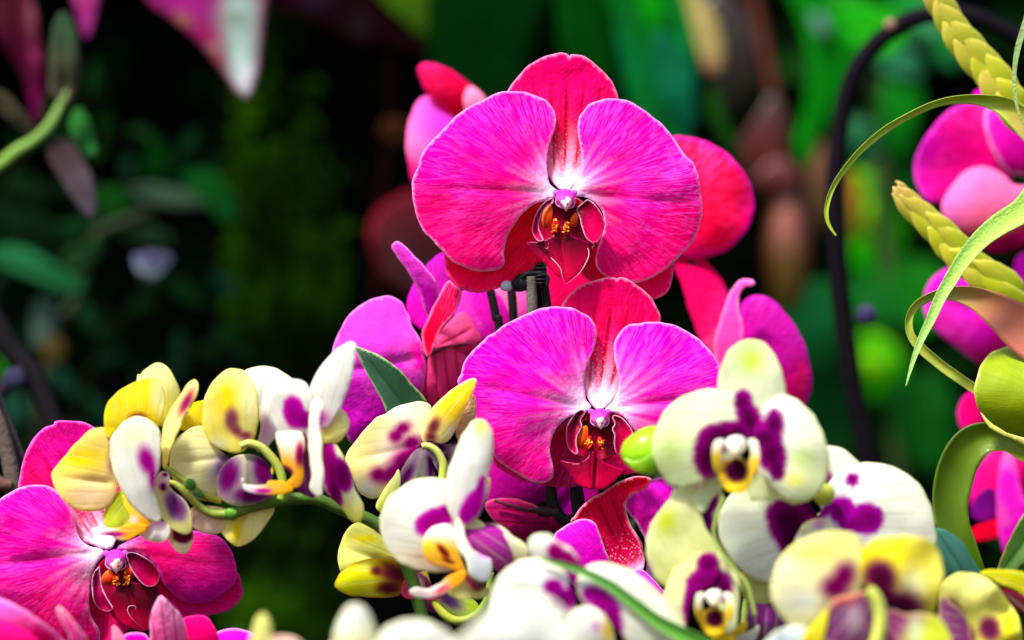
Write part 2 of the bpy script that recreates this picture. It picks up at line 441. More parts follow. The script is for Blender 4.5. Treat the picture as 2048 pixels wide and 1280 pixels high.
    pr.inputs['Roughness'].default_value = rough; pr.inputs['Specular IOR Level'].default_value = spec
    pr.inputs['Sheen Weight'].default_value = sheen; pr.inputs['Sheen Tint'].default_value = sheen_tint; pr.inputs['Sheen Roughness'].default_value = .45
    pr.inputs['Coat Weight'].default_value = coat; pr.inputs['Coat Roughness'].default_value = .15
    mx.inputs[0].default_value = trans; L(pr.outputs[0], mx.inputs[1]); L(tr.outputs[0], mx.inputs[2]); L(mx.outputs[0], out.inputs[0])
    return m
M_PINK = petal_mat('magenta_petal', tone=.17)
M_LIP = petal_mat('magenta_lip', rough=.32, spec=.07, sheen=.0, trans=.1, stri_amt=.05, coat=.0, noise_bump=.35, nscale=300)
M_YEL = petal_mat('pale_petal', tone=.07, rough=.6, sheen=.05, sheen_tint=(1, 1, 1, 1), trans=.42, stri_col=(.95, .93, .75, 1), stri_amt=.25, vein_col=(.66, .66, .34, 1), bump=.15, sk=(30, 1.2), noise_bump=.22)
M_LEAF = petal_mat('green_leaf', rough=.38, spec=.5, sheen=0, trans=.15, stri_col=(.10, .30, .06, 1), stri_amt=.25, vein_col=(.3, .5, .1, 1), bump=.3, noise_bump=.2, nscale=200)
M_SHADE = petal_mat('matt_leaf', rough=.7, spec=.04, sheen=0, trans=.3, stri_col=(.10, .30, .06, 1), stri_amt=.1, bump=.1, noise_bump=.1, nscale=60)
M_GLOSS = petal_mat('waxy_leaf', rough=.33, spec=.35, sheen=0, trans=.2, stri_col=(.50, .60, .03, 1), stri_amt=.22, bump=.25, noise_bump=.15, nscale=300, coat=.15)
M_SCALY = petal_mat('scurfy_leaf', rough=.6, spec=.3, sheen=.2, sheen_tint=(1, 1, 1, 1), trans=.15, stri_col=(.55, .85, .5, 1), stri_amt=.35, bump=.5, sk=(1, 60), noise_bump=.8, nscale=900)
M_STEM = petal_mat('green_stem', rough=.45, spec=.22, sheen=0, trans=.05, stri_amt=0, bump=0, noise_bump=.25, nscale=500)
M_BLACK = petal_mat('black_plastic', rough=.4, spec=.12, sheen=0, trans=0, stri_amt=0, bump=0, noise_bump=.2, nscale=600)
M_WIRE = petal_mat('matt_black_wire', rough=.6, spec=.04, sheen=0, trans=0, stri_amt=0, bump=0, noise_bump=.6, nscale=200)
M_BARK = petal_mat('rough_bark', rough=.8, spec=.2, sheen=0, trans=0, stri_amt=0, bump=0, noise_bump=1.0, nscale=450)
GM = 'magenta moth orchids'
def orchid_lip(root, F, left, right, mid, col_c, col_r, callus, tendrils=(), throat=None, orange=None, u=1.0, midtip=None, keel=None, violet=False):
    """u: pixels of the frame per photo pixel of real size"""
    md = petal('lip', root, F, mid, base=mid[0], tip=midtip, mat=M_LIP, z=22, zt=10, bow=4, cup=-14, crease=5, sp=4, th=3,
               col=pinkf(A((.10, .0, .010)), A((.60, .0, .05)), d=(0, 1), lo=.2, hi=.85, rim=A((.8, .0, .2)), rimw=2.5, rima=.3, vein=.9, vs=(-.1, .9), vmax=.55, stri=.3))
    if throat: petal('throat', md, F, throat, base=throat[0], mat=M_LIP, z=5, bow=-14, cup=10, sp=4, zf=root['pz'],
                     col=pinkf(A((.13, .001, .015)), A((.34, .002, .03)), d=(0, 1), lo=.2, hi=.9, rim=None, stri=.2))
    for i, (pts, tip) in enumerate((left, right)):
        petal('side_lobe', md, F, pts, base=pts[-1], tip=tip, mat=M_LIP, z=18, zt=6, cup=16, bow=8, curl=-7, sp=3.5, th=2.6, zf=root['pz'],
              col=pinkf(A((.13, .0, .012)) if not violet else A((.15, .0, .04)), A((.74, .0, .09)), d=(-.5 if i == 0 else .7, .5), lo=.0, hi=.75, rim=A((.90, .50, .80)), rimw=2.2, rima=.75, stri=.3))
    if orange:
        for og in orange:
            petal('side_callus', md, F, og, base=og[0], mat=M_LIP, z=24, bow=5, curl=3, sp=3, zf=root['pz'],
                  col=pinkf(A((.82, .10, .005)), A((.62, .015, .01)), d=(.6, .8), lo=0, hi=.9, rim=A((.9, .3, .03)), rimw=3, rima=.4, stri=.2))
    rr = random.Random(len(mid))
    for (cx, cy) in callus:
        for k in range(16):
            a = rr.uniform(0, 6.28); r_ = rr.uniform(0, 44)*u
            pts = [(cx+math.cos(a)*r_*.8, cy+math.sin(a)*r_*1.7)]
            d = rr.uniform(0, 6.28)
            for j in range(3):
                d += rr.uniform(-1.3, 1.3); pts.append((pts[-1][0]+math.cos(d)*9*u, pts[-1][1]+math.sin(d)*11*u))
            tube('callus_wart', md, F, pts, [1.1, 1.6, 1.6, .9], M_LIP, (.90, .36, .03) if k % 3 else (.75, .06, .01), z=34+rr.uniform(-2, 4), zf=root['pz'], sides=6, n=3)
        blob('callus', md, F, (cx, cy), 36*u, 70*u, 30*u, M_LIP, (.50, .012, .008), z=25, zf=root['pz'], bump=.35, seg=20)
    for t in tendrils:
        n = len(t); tube('tendril', md, F, t, [max(.6, 1.7-1.1*i/(n-1)) for i in range(n)], M_LIP, lambda s: mixc(A((.9, .45, .6)), A((.75, .01, .12)), sm(0.2, .9, 1-s)), z=0, zs=[42-14*i/(n-1) for i in range(n)], zf=root['pz'], sides=6)
    # column: hood with the pale cap below
    cm = lambda x, y, z_: (.93, .70, .90) if False else tuple(mixc(A((.80, .05, .62)), A((.86, .35, .78)), np.array([max(0, min(1, .3+.6*y))]))[0])
    c = blob('column', root, F, col_c, col_r, col_r*1.05, col_r*1.2, M_PINK, cm, z=26, bump=.12, seg=28,
             shape=lambda x, y, z_: (x*(1-.25*max(0, y)), y, z_))
    blob('anther_cap', c, F, (col_c[0]+col_r*.08, col_c[1]+col_r*.38), col_r*.58, col_r*.66, col_r*.7, M_PINK, (.93, .78, .74), z=26+col_r/F[2]*.72, zf=root['pz'], bump=.3, seg=22,
         shape=lambda x, y, z_: (x*(1-.75*max(0, y)**1.2), y*(1.35 if y > 0 else 1), z_))
    blob('rostellum', c, F, (col_c[0]+col_r*.22, col_c[1]+col_r*.55), col_r*.13, col_r*.13, col_r*.1, M_PINK, (.6, .02, .12), z=26+col_r/F[2]*1.42, zf=root['pz'], seg=10)
    tube('column_rim', c, F, [(col_c[0]-col_r*.85, col_c[1]-col_r*.2), (col_c[0]-col_r*.95, col_c[1]+col_r*.45), (col_c[0]-col_r*.5, col_c[1]+col_r*.85), (col_c[0]+.1*col_r, col_c[1]+col_r*.95),
         (col_c[0]+col_r*.7, col_c[1]+col_r*.85), (col_c[0]+col_r*.98, col_c[1]+col_r*.4), (col_c[0]+col_r*.8, col_c[1]-col_r*.3)], 1.5, M_PINK, (.85, .35, .8), z=32, zf=root['pz'], sides=6)
    for sx in (-1, 1): blob('column_wing', c, F, (col_c[0]+sx*col_r*.9, col_c[1]-col_r*.65), col_r*.36, col_r*.32, col_r*.3, M_PINK, (.74, .12, .66), z=18, zf=root['pz'], seg=12)
    return md

# ---------------------------------------------------------------- A: the uppermost open flower
fA = thing('orchid_flower', F1, (830, 720), 0, 'large magenta moth orchid facing the camera, highest open flower, over the black clip', 'orchid flower', GM)
petal('dorsal_sepal', fA, F1, [(830, 722), (765, 670), (735, 600), (720, 500), (660, 400), (580, 320), (552, 262), (562, 235), (585, 200), (640, 135), (720, 82), (800, 62), (843, 66), (852, 76), (863, 65), (930, 84), (1010, 148), (1060, 210), (1086, 280), (1060, 350), (960, 450), (925, 520), (915, 620), (880, 690)],
      base=(830, 722), tip=(850, 70), mat=M_PINK, z=-8, zt=-22, bow=-8, cup=-16, curl=-4, crease=5, sp=6,
      col=pinkf(A((.93, .0, .15)), A((.80, .0, .035)), d=(0, -1), lo=.75, hi=.25, white=70, wpow=1.6, basec=A((.95, .72, .86)), vein=.85, vs=(.12, .72), vmax=2.9, speck=.5, stri=.6, rim=A((.9, .35, .6)), rima=.75))
petal('lateral_sepal', fA, F1, [(800, 750), (740, 735), (650, 740), (540, 830), (460, 930), (380, 980), (270, 990), (256, 1030), (262, 1085), (285, 1140), (335, 1182), (420, 1199), (520, 1176), (600, 1138), (690, 1075), (760, 1000), (800, 900)],
      base=(800, 750), tip=(300, 1130), mat=M_PINK, z=-14, zt=-14, bow=-16, cup=-14, curl=-5, crease=4, sp=7,
      col=pinkf(A((.80, .0, .008)), A((.94, .0, .07)), d=(-1, .6), lo=.1, hi=1.0, stri=.6, vein=.3, vmax=2, rim=A((.86, .10, .42)), rima=.6))
petal('lateral_sepal', fA, F1, [(860, 750), (930, 780), (1010, 880), (1150, 980), (1335, 1050), (1343, 1085), (1338, 1130), (1318, 1192), (1272, 1224), (1240, 1231), (1190, 1190), (1120, 1175), (1010, 1160), (930, 1130), (880, 1050), (850, 900)],
      base=(860, 750), tip=(1300, 1190), mat=M_PINK, z=-14, zt=-18, bow=-14, cup=-14, curl=-5, crease=4, sp=7,
      col=pinkf(A((.62, .001, .02)), A((.84, .003, .13)), d=(1, .6), lo=.1, hi=1.0, stri=.5, vein=.3, rim=A((.88, .2, .5)), rima=.6))
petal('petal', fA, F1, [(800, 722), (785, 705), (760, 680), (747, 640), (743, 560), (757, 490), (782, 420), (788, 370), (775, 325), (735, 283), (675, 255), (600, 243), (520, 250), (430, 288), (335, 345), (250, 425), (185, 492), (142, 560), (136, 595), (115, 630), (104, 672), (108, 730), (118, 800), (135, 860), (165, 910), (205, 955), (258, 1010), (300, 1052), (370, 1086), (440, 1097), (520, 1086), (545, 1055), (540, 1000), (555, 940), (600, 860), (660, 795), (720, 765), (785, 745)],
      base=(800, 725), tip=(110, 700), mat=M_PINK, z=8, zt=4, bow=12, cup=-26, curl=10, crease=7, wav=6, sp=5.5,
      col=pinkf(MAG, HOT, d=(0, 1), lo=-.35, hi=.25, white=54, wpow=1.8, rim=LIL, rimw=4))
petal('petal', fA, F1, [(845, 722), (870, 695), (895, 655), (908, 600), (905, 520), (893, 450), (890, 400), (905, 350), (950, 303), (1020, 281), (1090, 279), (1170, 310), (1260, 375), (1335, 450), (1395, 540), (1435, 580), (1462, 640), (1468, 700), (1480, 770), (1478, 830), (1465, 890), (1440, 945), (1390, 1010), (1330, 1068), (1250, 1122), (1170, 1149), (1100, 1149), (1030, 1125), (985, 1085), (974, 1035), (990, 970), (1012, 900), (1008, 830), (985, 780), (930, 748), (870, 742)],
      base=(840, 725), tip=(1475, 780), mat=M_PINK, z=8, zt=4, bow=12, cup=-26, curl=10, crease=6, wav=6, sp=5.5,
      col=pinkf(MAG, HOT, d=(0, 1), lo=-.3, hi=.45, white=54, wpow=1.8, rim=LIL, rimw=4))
orchid_lip(fA, L1,
    ([(415, 268), (385, 285), (340, 318), (290, 375), (245, 450), (222, 520), (218, 590), (235, 650), (275, 700), (330, 690), (300, 620), (285, 540), (310, 440), (360, 370), (420, 330), (430, 290)], (230, 640)),
    ([(660, 375), (690, 338), (720, 315), (755, 290), (790, 298), (840, 338), (895, 420), (925, 490), (936, 540), (915, 630), (865, 705), (800, 715), (745, 660), (705, 560), (690, 470), (665, 420)], (900, 650)),
    [(490, 560), (420, 640), (300, 700), (165, 715), (200, 780), (270, 860), (350, 930), (430, 1010), (500, 1075), (550, 1132), (600, 1085), (680, 1010), (760, 880), (800, 800), (870, 735), (740, 700), (600, 640)],
    (545, 285), 96, [(445, 560), (562, 575)],
    tendrils=[[(548, 1128), (520, 1060), (500, 980), (450, 910), (410, 870), (375, 843)], [(552, 1128), (610, 1085), (690, 1010), (740, 930), (775, 850), (775, 800), (766, 768)], [(380, 728), (382, 755), (362, 775), (342, 765)], [(820, 722), (832, 745), (810, 755), (815, 776)]],
    throat=[(545, 300), (420, 320), (310, 430), (270, 540), (280, 650), (360, 720), (480, 730), (620, 730), (740, 700), (790, 620), (760, 480), (680, 370), (600, 320)],
    orange=[[(380, 345), (335, 400), (312, 480), (325, 560), (375, 575), (410, 500), (420, 400), (410, 350)], [(640, 420), (600, 480), (600, 550), (640, 560), (668, 500), (665, 440)]], midtip=(550, 1130))
# ---------------------------------------------------------------- B: the second flower, below
fB = thing('orchid_flower', F2, (1320, 850), 22, 'large magenta moth orchid facing the camera, below the highest one, left of the green bud', 'orchid flower', GM)
petal('dorsal_sepal', fB, F2, [(1315, 852), (1265, 790), (1240, 700), (1240, 600), (1220, 500), (1160, 400), (1143, 362), (1180, 308), (1240, 262), (1320, 233), (1400, 226), (1412, 233), (1424, 224), (1480, 246), (1550, 300), (1598, 370), (1613, 438), (1560, 500), (1460, 560), (1430, 640), (1425, 750), (1370, 830)],
      base=(1315, 852), tip=(1410, 228), mat=M_PINK, z=-8, zt=-20, bow=-8, cup=-16, curl=-4, crease=5, sp=6,
      col=pinkf(A((.94, .0, .13)), A((.82, .0, .05)), d=(0, -1), lo=.85, hi=.35, white=70, wpow=1.6, basec=A((.95, .74, .92)), vein=.85, vs=(.12, .72), vmax=2.9, speck=.7, stri=.6, rim=A((.9, .35, .6)), rima=.75))
petal('lateral_sepal', fB, F2, [(1290, 860), (1200, 880), (1100, 960), (950, 1040), (820, 1062), (830, 1110), (880, 1150), (960, 1190), (1080, 1214), (1190, 1219), (1260, 1190), (1300, 1100), (1310, 950)],
      base=(1300, 860), tip=(860, 1130), mat=M_PINK, z=-14, zt=-14, bow=-16, cup=-14, curl=-5, sp=7,
      col=pinkf(A((.36, .001, .02)), A((.70, .002, .16)), d=(-1, .4), lo=.1, hi=1.0, vein=.3, rim=A((.8, .08, .35)), rima=.5))
petal('lateral_sepal', fB, F2, [(1345, 860), (1440, 880), (1560, 960), (1640, 1040), (1640, 1100), (1540, 1140), (1440, 1160), (1370, 1130), (1330, 1000)],
      base=(1345, 860), tip=(1600, 1090), mat=M_PINK, z=-14, zt=-16, bow=-14, cup=-14, curl=-5, sp=7,
      col=pinkf(A((.45, .001, .03)), A((.75, .003, .13)), d=(1, .6), lo=.1, hi=1.0, rim=A((.8, .08, .35)), rima=.5))
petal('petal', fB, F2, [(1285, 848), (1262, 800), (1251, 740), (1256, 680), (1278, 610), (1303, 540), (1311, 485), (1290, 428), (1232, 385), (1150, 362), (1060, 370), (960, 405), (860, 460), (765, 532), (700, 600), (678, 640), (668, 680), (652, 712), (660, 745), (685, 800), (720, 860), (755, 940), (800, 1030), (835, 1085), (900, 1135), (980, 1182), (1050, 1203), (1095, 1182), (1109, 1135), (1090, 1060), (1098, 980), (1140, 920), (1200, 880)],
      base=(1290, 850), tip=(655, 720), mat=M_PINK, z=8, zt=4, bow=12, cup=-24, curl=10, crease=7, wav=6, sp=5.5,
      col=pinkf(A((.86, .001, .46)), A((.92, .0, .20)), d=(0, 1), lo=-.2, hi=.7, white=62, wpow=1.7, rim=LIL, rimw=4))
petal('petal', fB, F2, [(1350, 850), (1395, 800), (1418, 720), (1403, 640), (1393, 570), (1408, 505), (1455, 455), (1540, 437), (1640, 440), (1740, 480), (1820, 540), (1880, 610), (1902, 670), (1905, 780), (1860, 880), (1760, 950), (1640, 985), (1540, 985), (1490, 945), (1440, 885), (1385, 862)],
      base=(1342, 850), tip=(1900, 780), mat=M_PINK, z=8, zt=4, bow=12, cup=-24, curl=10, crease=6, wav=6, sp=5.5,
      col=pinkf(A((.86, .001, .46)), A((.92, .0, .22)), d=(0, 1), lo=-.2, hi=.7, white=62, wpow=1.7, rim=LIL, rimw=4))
orchid_lip(fB, L2,
    ([(530, 270), (520, 240), (488, 228), (425, 258), (355, 345), (308, 450), (303, 560), (335, 680), (395, 745), (440, 740), (425, 640), (432, 540), (490, 420), (475, 350)], (350, 700)),
    ([(845, 335), (850, 300), (880, 296), (960, 330), (1035, 405), (1085, 510), (1080, 620), (1010, 720), (930, 755), (880, 720), (860, 620), (862, 520), (838, 450), (870, 390)], (1000, 720)),
    [(610, 600), (560, 780), (430, 850), (235, 815), (290, 900), (380, 1010), (450, 1100), (560, 1150), (740, 1155), (850, 1080), (920, 1010), (1010, 930), (880, 890), (700, 800)],
    (695, 325), 108, [(572, 620), (702, 620)],
    throat=[(690, 330), (520, 340), (440, 450), (400, 600), (420, 720), (520, 800), (640, 830), (760, 800), (860, 760), (900, 620), (880, 450), (800, 360)],
    orange=[[(540, 415), (470, 450), (430, 540), (430, 650), (500, 690), (550, 600), (560, 480)]], u=1.15, midtip=(620, 1155))
tube('lip_keel', fB.children[-1] if False else fB, L2, [(620, 720), (612, 850), (608, 1000), (606, 1140)], 3.2, M_LIP, (.3, .001, .02), z=36)
# ---------------------------------------------------------------- C: bottom left
fC = thing('orchid_flower', F3, (480, 890), 20, 'magenta moth orchid at bottom left with violet column, below the yellow blooms', 'orchid flower', GM)
petal('dorsal_sepal', fC, F3, [(485, 880), (400, 860), (300, 800), (230, 700), (120, 640), (84, 610), (86, 560), (98, 500), (140, 400), (190, 345), (236, 326), (240, 315), (300, 310), (380, 322), (450, 365), (520, 470), (540, 600), (530, 740), (510, 840)],
      base=(485, 870), tip=(200, 330), mat=M_PINK, z=-8, zt=-20, bow=-8, cup=-14, curl=-4, crease=5, sp=6,
      col=pinkf(A((.82, .003, .12)), A((.80, .004, .30)), d=(-.5, -.9), lo=.5, hi=1.0, white=70, vein=.6, vmax=2.6, speck=.6, rim=A((.85, .2, .7))))
petal('lateral_sepal', fC, F3, [(540, 900), (640, 940), (800, 1000), (1000, 970), (1046, 975), (1066, 1030), (1072, 1070), (1050, 1120), (1000, 1152), (930, 1170), (850, 1192), (720, 1200), (610, 1130), (550, 1000)],
      base=(540, 900), tip=(1060, 1080), mat=M_PINK, z=-14, zt=-14, bow=-12, cup=-14, curl=-5, sp=7,
      col=pinkf(A((.60, .001, .06)), A((.72, .002, .15)), d=(1, .6), lo=.1, hi=1.0, rim=A((.8, .08, .4)), rima=.5))
petal('lateral_sepal', fC, F3, [(470, 910), (400, 1000), (380, 1100), (395, 1200), (420, 1300), (520, 1300), (560, 1240), (620, 1200), (580, 1060), (520, 930)],
      base=(480, 910), tip=(460, 1300), mat=M_PINK, z=-14, zt=-12, bow=-12, cup=-14, curl=-5, sp=7,
      col=pinkf(A((.60, .001, .04)), A((.76, .002, .12)), d=(0, 1), lo=.1, hi=1.0, rim=None))
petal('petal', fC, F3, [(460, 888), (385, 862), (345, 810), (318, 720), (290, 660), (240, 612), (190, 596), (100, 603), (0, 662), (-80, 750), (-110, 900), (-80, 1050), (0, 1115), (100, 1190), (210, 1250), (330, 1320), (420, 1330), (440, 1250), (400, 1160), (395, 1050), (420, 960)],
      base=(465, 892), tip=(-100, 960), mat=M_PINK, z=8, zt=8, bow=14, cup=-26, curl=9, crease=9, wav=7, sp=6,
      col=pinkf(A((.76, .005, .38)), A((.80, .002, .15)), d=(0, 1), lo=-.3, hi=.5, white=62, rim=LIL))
petal('petal', fC, F3, [(515, 878), (560, 845), (640, 815), (740, 790), (850, 798), (960, 822), (1010, 870), (1036, 925), (1046, 985), (1020, 1045), (940, 1105), (860, 1121), (800, 1105), (745, 1060), (712, 1010), (690, 955), (640, 915), (560, 890)],
      base=(512, 884), tip=(1040, 970), mat=M_PINK, z=8, zt=6, bow=12, cup=-22, curl=9, crease=4, wav=6, sp=6,
      col=pinkf(A((.68, .001, .12)), A((.66, .003, .34)), d=(.6, .7), lo=.1, hi=1.0, white=40, basec=A((.85, .3, .75)), rim=A((.75, .05, .6))))
LC = (0, 700, 2.206)
orchid_lip(fC, LC,
    ([(440, 965), (436, 955), (418, 975), (405, 1020), (408, 1080), (425, 1130), (465, 1155), (500, 1140), (470, 1090), (450, 1040)], (460, 1150)),
    ([(556, 905), (572, 893), (610, 900), (665, 932), (697, 970), (703, 1010), (680, 1040), (640, 1040), (600, 1000), (570, 950)], (690, 1030)),
    [(540, 1010), (500, 1060), (470, 1110), (500, 1180), (560, 1215), (640, 1240), (700, 1180), (705, 1090), (690, 1040), (610, 1030)],
    (510, 928), 46, [(515, 1015), (560, 1012)],
    tendrils=[[(640, 1236), (600, 1205), (575, 1175), (563, 1148), (572, 1130), (598, 1132), (595, 1150)]],
    throat=[(520, 930), (455, 980), (440, 1050), (480, 1110), (560, 1110), (640, 1070), (660, 1010), (620, 950), (570, 920)],
    orange=[[(480, 970), (450, 1000), (455, 1030), (490, 1040), (505, 1000)], [(560, 950), (545, 990), (560, 1010), (595, 1000), (598, 960)]], u=.45, midtip=(640, 1240), violet=True)

# ---------------------------------------------------------------- D: seen from behind, left of the second flower
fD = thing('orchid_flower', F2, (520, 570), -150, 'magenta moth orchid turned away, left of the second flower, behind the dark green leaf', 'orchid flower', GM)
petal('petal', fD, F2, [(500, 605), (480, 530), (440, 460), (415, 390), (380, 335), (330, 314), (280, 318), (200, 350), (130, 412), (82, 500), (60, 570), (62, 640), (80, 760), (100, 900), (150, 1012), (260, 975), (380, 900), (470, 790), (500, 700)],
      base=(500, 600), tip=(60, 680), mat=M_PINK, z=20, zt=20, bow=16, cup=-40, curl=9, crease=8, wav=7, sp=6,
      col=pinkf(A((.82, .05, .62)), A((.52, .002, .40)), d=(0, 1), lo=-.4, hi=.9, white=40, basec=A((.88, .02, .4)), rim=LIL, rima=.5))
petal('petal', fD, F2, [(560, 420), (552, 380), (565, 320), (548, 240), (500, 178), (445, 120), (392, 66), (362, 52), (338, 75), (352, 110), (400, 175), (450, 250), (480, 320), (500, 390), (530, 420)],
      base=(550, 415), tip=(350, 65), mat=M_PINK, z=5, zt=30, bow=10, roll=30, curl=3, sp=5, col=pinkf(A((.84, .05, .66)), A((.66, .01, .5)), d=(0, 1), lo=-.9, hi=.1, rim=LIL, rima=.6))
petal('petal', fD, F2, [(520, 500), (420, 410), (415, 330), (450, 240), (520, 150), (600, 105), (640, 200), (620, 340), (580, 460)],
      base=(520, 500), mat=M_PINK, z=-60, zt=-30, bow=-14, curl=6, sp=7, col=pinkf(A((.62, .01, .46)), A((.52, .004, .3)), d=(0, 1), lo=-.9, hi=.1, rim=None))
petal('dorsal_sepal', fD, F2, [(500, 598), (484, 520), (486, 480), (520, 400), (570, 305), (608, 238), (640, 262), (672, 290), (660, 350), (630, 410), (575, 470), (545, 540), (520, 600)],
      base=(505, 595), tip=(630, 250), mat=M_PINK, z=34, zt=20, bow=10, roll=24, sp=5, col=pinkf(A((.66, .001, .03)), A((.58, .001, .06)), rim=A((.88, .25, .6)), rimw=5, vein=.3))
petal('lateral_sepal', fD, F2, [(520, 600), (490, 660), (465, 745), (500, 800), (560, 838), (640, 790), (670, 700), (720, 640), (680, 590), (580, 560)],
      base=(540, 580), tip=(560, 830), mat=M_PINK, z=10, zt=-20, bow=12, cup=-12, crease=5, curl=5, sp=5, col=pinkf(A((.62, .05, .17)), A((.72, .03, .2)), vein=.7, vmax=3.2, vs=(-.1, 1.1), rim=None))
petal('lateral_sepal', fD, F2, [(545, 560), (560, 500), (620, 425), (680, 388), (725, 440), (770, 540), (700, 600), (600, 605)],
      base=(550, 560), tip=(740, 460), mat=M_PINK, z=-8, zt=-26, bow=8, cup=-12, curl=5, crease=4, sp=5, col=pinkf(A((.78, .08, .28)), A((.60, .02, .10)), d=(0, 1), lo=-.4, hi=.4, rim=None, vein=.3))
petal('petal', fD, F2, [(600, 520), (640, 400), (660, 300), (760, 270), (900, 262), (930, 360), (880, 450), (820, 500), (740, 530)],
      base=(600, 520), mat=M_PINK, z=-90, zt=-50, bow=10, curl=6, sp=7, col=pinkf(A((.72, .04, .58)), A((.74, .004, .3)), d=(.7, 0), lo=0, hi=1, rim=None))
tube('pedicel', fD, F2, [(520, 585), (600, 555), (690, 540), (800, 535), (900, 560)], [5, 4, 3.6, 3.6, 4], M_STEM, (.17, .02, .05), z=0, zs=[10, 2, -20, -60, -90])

# ---------------------------------------------------------------- E: upper left, out of focus
fE = thing('orchid_flower', G3, (1200, 640), -760, 'blurred magenta moth orchid peeping out behind the left petal of the highest flower', 'orchid flower', GM)
petal('dorsal_sepal', fE, G3, [(1180, 660), (1080, 580), (1000, 500), (960, 420), (950, 370), (975, 340), (1040, 342), (1130, 375), (1210, 435), (1280, 500), (1330, 580), (1290, 660)],
      base=(1240, 660), tip=(970, 345), mat=M_PINK, z=20, zt=40, bow=25, cup=-20, curl=8, sp=9, col=pinkf(A((.80, .002, .05)), A((.84, .004, .12)), rim=A((.7, .01, .2))))
petal('petal', fE, G3, [(1180, 640), (1100, 560), (1040, 520), (985, 515), (935, 560), (905, 640), (885, 760), (900, 880), (925, 975), (980, 1000), (1060, 900), (1200, 800)],
      base=(1200, 660), tip=(900, 900), mat=M_PINK, z=40, zt=40, bow=20, cup=-30, curl=10, sp=9, col=pinkf(A((.88, .16, .42)), A((.74, .03, .55)), d=(1, -.3), lo=-1.0, hi=.0, rim=None, dark=[(905, 930, 60, 90, HOT)]))
petal('petal', fE, G3, [(1240, 660), (1205, 600), (1195, 520), (1220, 460), (1270, 480), (1330, 560), (1330, 640)], base=(1260, 650), tip=(1220, 470), mat=M_PINK, z=50, zt=10, bow=14, sp=8, col=pinkf(A((.9, .25, .45)), A((.88, .12, .4)), rim=None))

# ---------------------------------------------------------------- F: right, behind
fF = thing('orchid_flower', F1, (1360, 860), -520, 'soft-focus red-magenta moth orchid behind the right petal of the highest flower', 'orchid flower', GM)
petal('petal', fF, F1, [(1250, 900), (1240, 600), (1320, 470), (1400, 459), (1500, 482), (1600, 540), (1672, 620), (1715, 700), (1729, 785), (1705, 880), (1645, 960), (1570, 1012), (1500, 1032), (1400, 1040), (1310, 1000)],
      base=(1270, 860), tip=(1720, 800), mat=M_PINK, z=0, zt=20, bow=20, cup=-30, curl=10, wav=5, sp=8, col=pinkf(A((.86, .0, .03)), A((.82, .001, .36)), d=(.75, .5), lo=.35, hi=1.0, rim=A((.72, .01, .45)), rimw=12, rima=.7))
petal('lateral_sepal', fF, G5, [(0, 470), (60, 498), (108, 540), (142, 590), (165, 660), (170, 760), (150, 860), (110, 850), (70, 780), (30, 680), (5, 590), (-20, 520)],
      base=(0, 500), tip=(120, 850), mat=M_PINK, z=-10, zt=30, bow=18, cup=-22, curl=8, sp=8, col=pinkf(A((.76, .002, .10)), A((.86, .10, .42)), d=(.4, .7), lo=.3, hi=1.0, rim=None))
fF2 = thing('orchid_flower', G5, (190, 800), -440, 'blurred magenta moth orchid seen from the side, rising behind the white flower with purple centre', 'orchid flower', GM)
petal('petal', fF2, G5, [(120, 850), (108, 780), (130, 700), (150, 640), (178, 590), (208, 572), (236, 578), (238, 592), (205, 602), (188, 630), (190, 670), (202, 730), (195, 800), (160, 870)],
      base=(140, 860), tip=(215, 575), mat=M_PINK, z=30, zt=20, bow=12, roll=18, curl=3, sp=7, col=pinkf(A((.85, .06, .42)), A((.84, .05, .38)), rim=A((.9, .3, .6)), rimw=8))
petal('petal', fF2, G5, [(170, 800), (190, 690), (196, 655), (235, 628), (290, 638), (345, 690), (392, 765), (416, 850), (426, 905), (412, 960), (388, 985), (300, 950), (210, 900)],
      base=(180, 850), tip=(420, 880), mat=M_PINK, z=-20, zt=10, bow=18, cup=-26, curl=9, sp=8, col=pinkf(A((.44, .003, .26)), A((.60, .002, .10)), d=(.6, .7), lo=.1, hi=.8, rim=A((.62, .01, .45)), rimw=12, rima=.7))

# ---------------------------------------------------------------- G: centre bottom, cupped red sepal
fG = thing('orchid_flower', F5, (1040, 650), 10, 'magenta moth orchid nodding below the second flower, its red hooded sepal speckled white', 'orchid flower', GM)
petal('petal', fG, F5, [(1060, 660), (1075, 560), (1060, 460), (1000, 340), (940, 260), (925, 200), (1000, 120), (1090, 62), (1190, 48), (1250, 110), (1260, 250), (1230, 420), (1180, 600), (1120, 700)],
      base=(1070, 680), tip=(1150, 60), mat=M_PINK, z=-14, zt=-14, bow=12, cup=-18, curl=8, sp=5.5, col=pinkf(A((.50, .002, .22)), A((.70, .01, .52)), d=(.1, -1), lo=.3, hi=1.1, white=35, basec=LIL, rim=LIL, rimw=3.5))
petal('dorsal_sepal', fG, F5, [(1030, 655), (960, 650), (860, 610), (800, 540), (740, 430), (660, 380), (582, 335), (610, 285), (665, 220), (740, 165), (830, 112), (920, 62), (1000, 36), (1062, 42), (1102, 72), (1050, 125), (960, 175), (932, 240), (960, 340), (1015, 430), (1048, 520), (1054, 600)],
      base=(1030, 650), tip=(820, 100), mat=M_PINK, z=8, zt=12, bow=-18, cup=16, curl=-6, sp=5, col=pinkf(A((.50, .001, .05)), A((.76, .001, .03)), d=(-.1, -1), lo=.35, hi=.95, white=22, basec=A((.85, .4, .75)), vein=.85, vmax=3.2, vs=(.05, .8), speck=.4, rim=A((.92, .4, .55)), rimw=4.5, rima=.9))
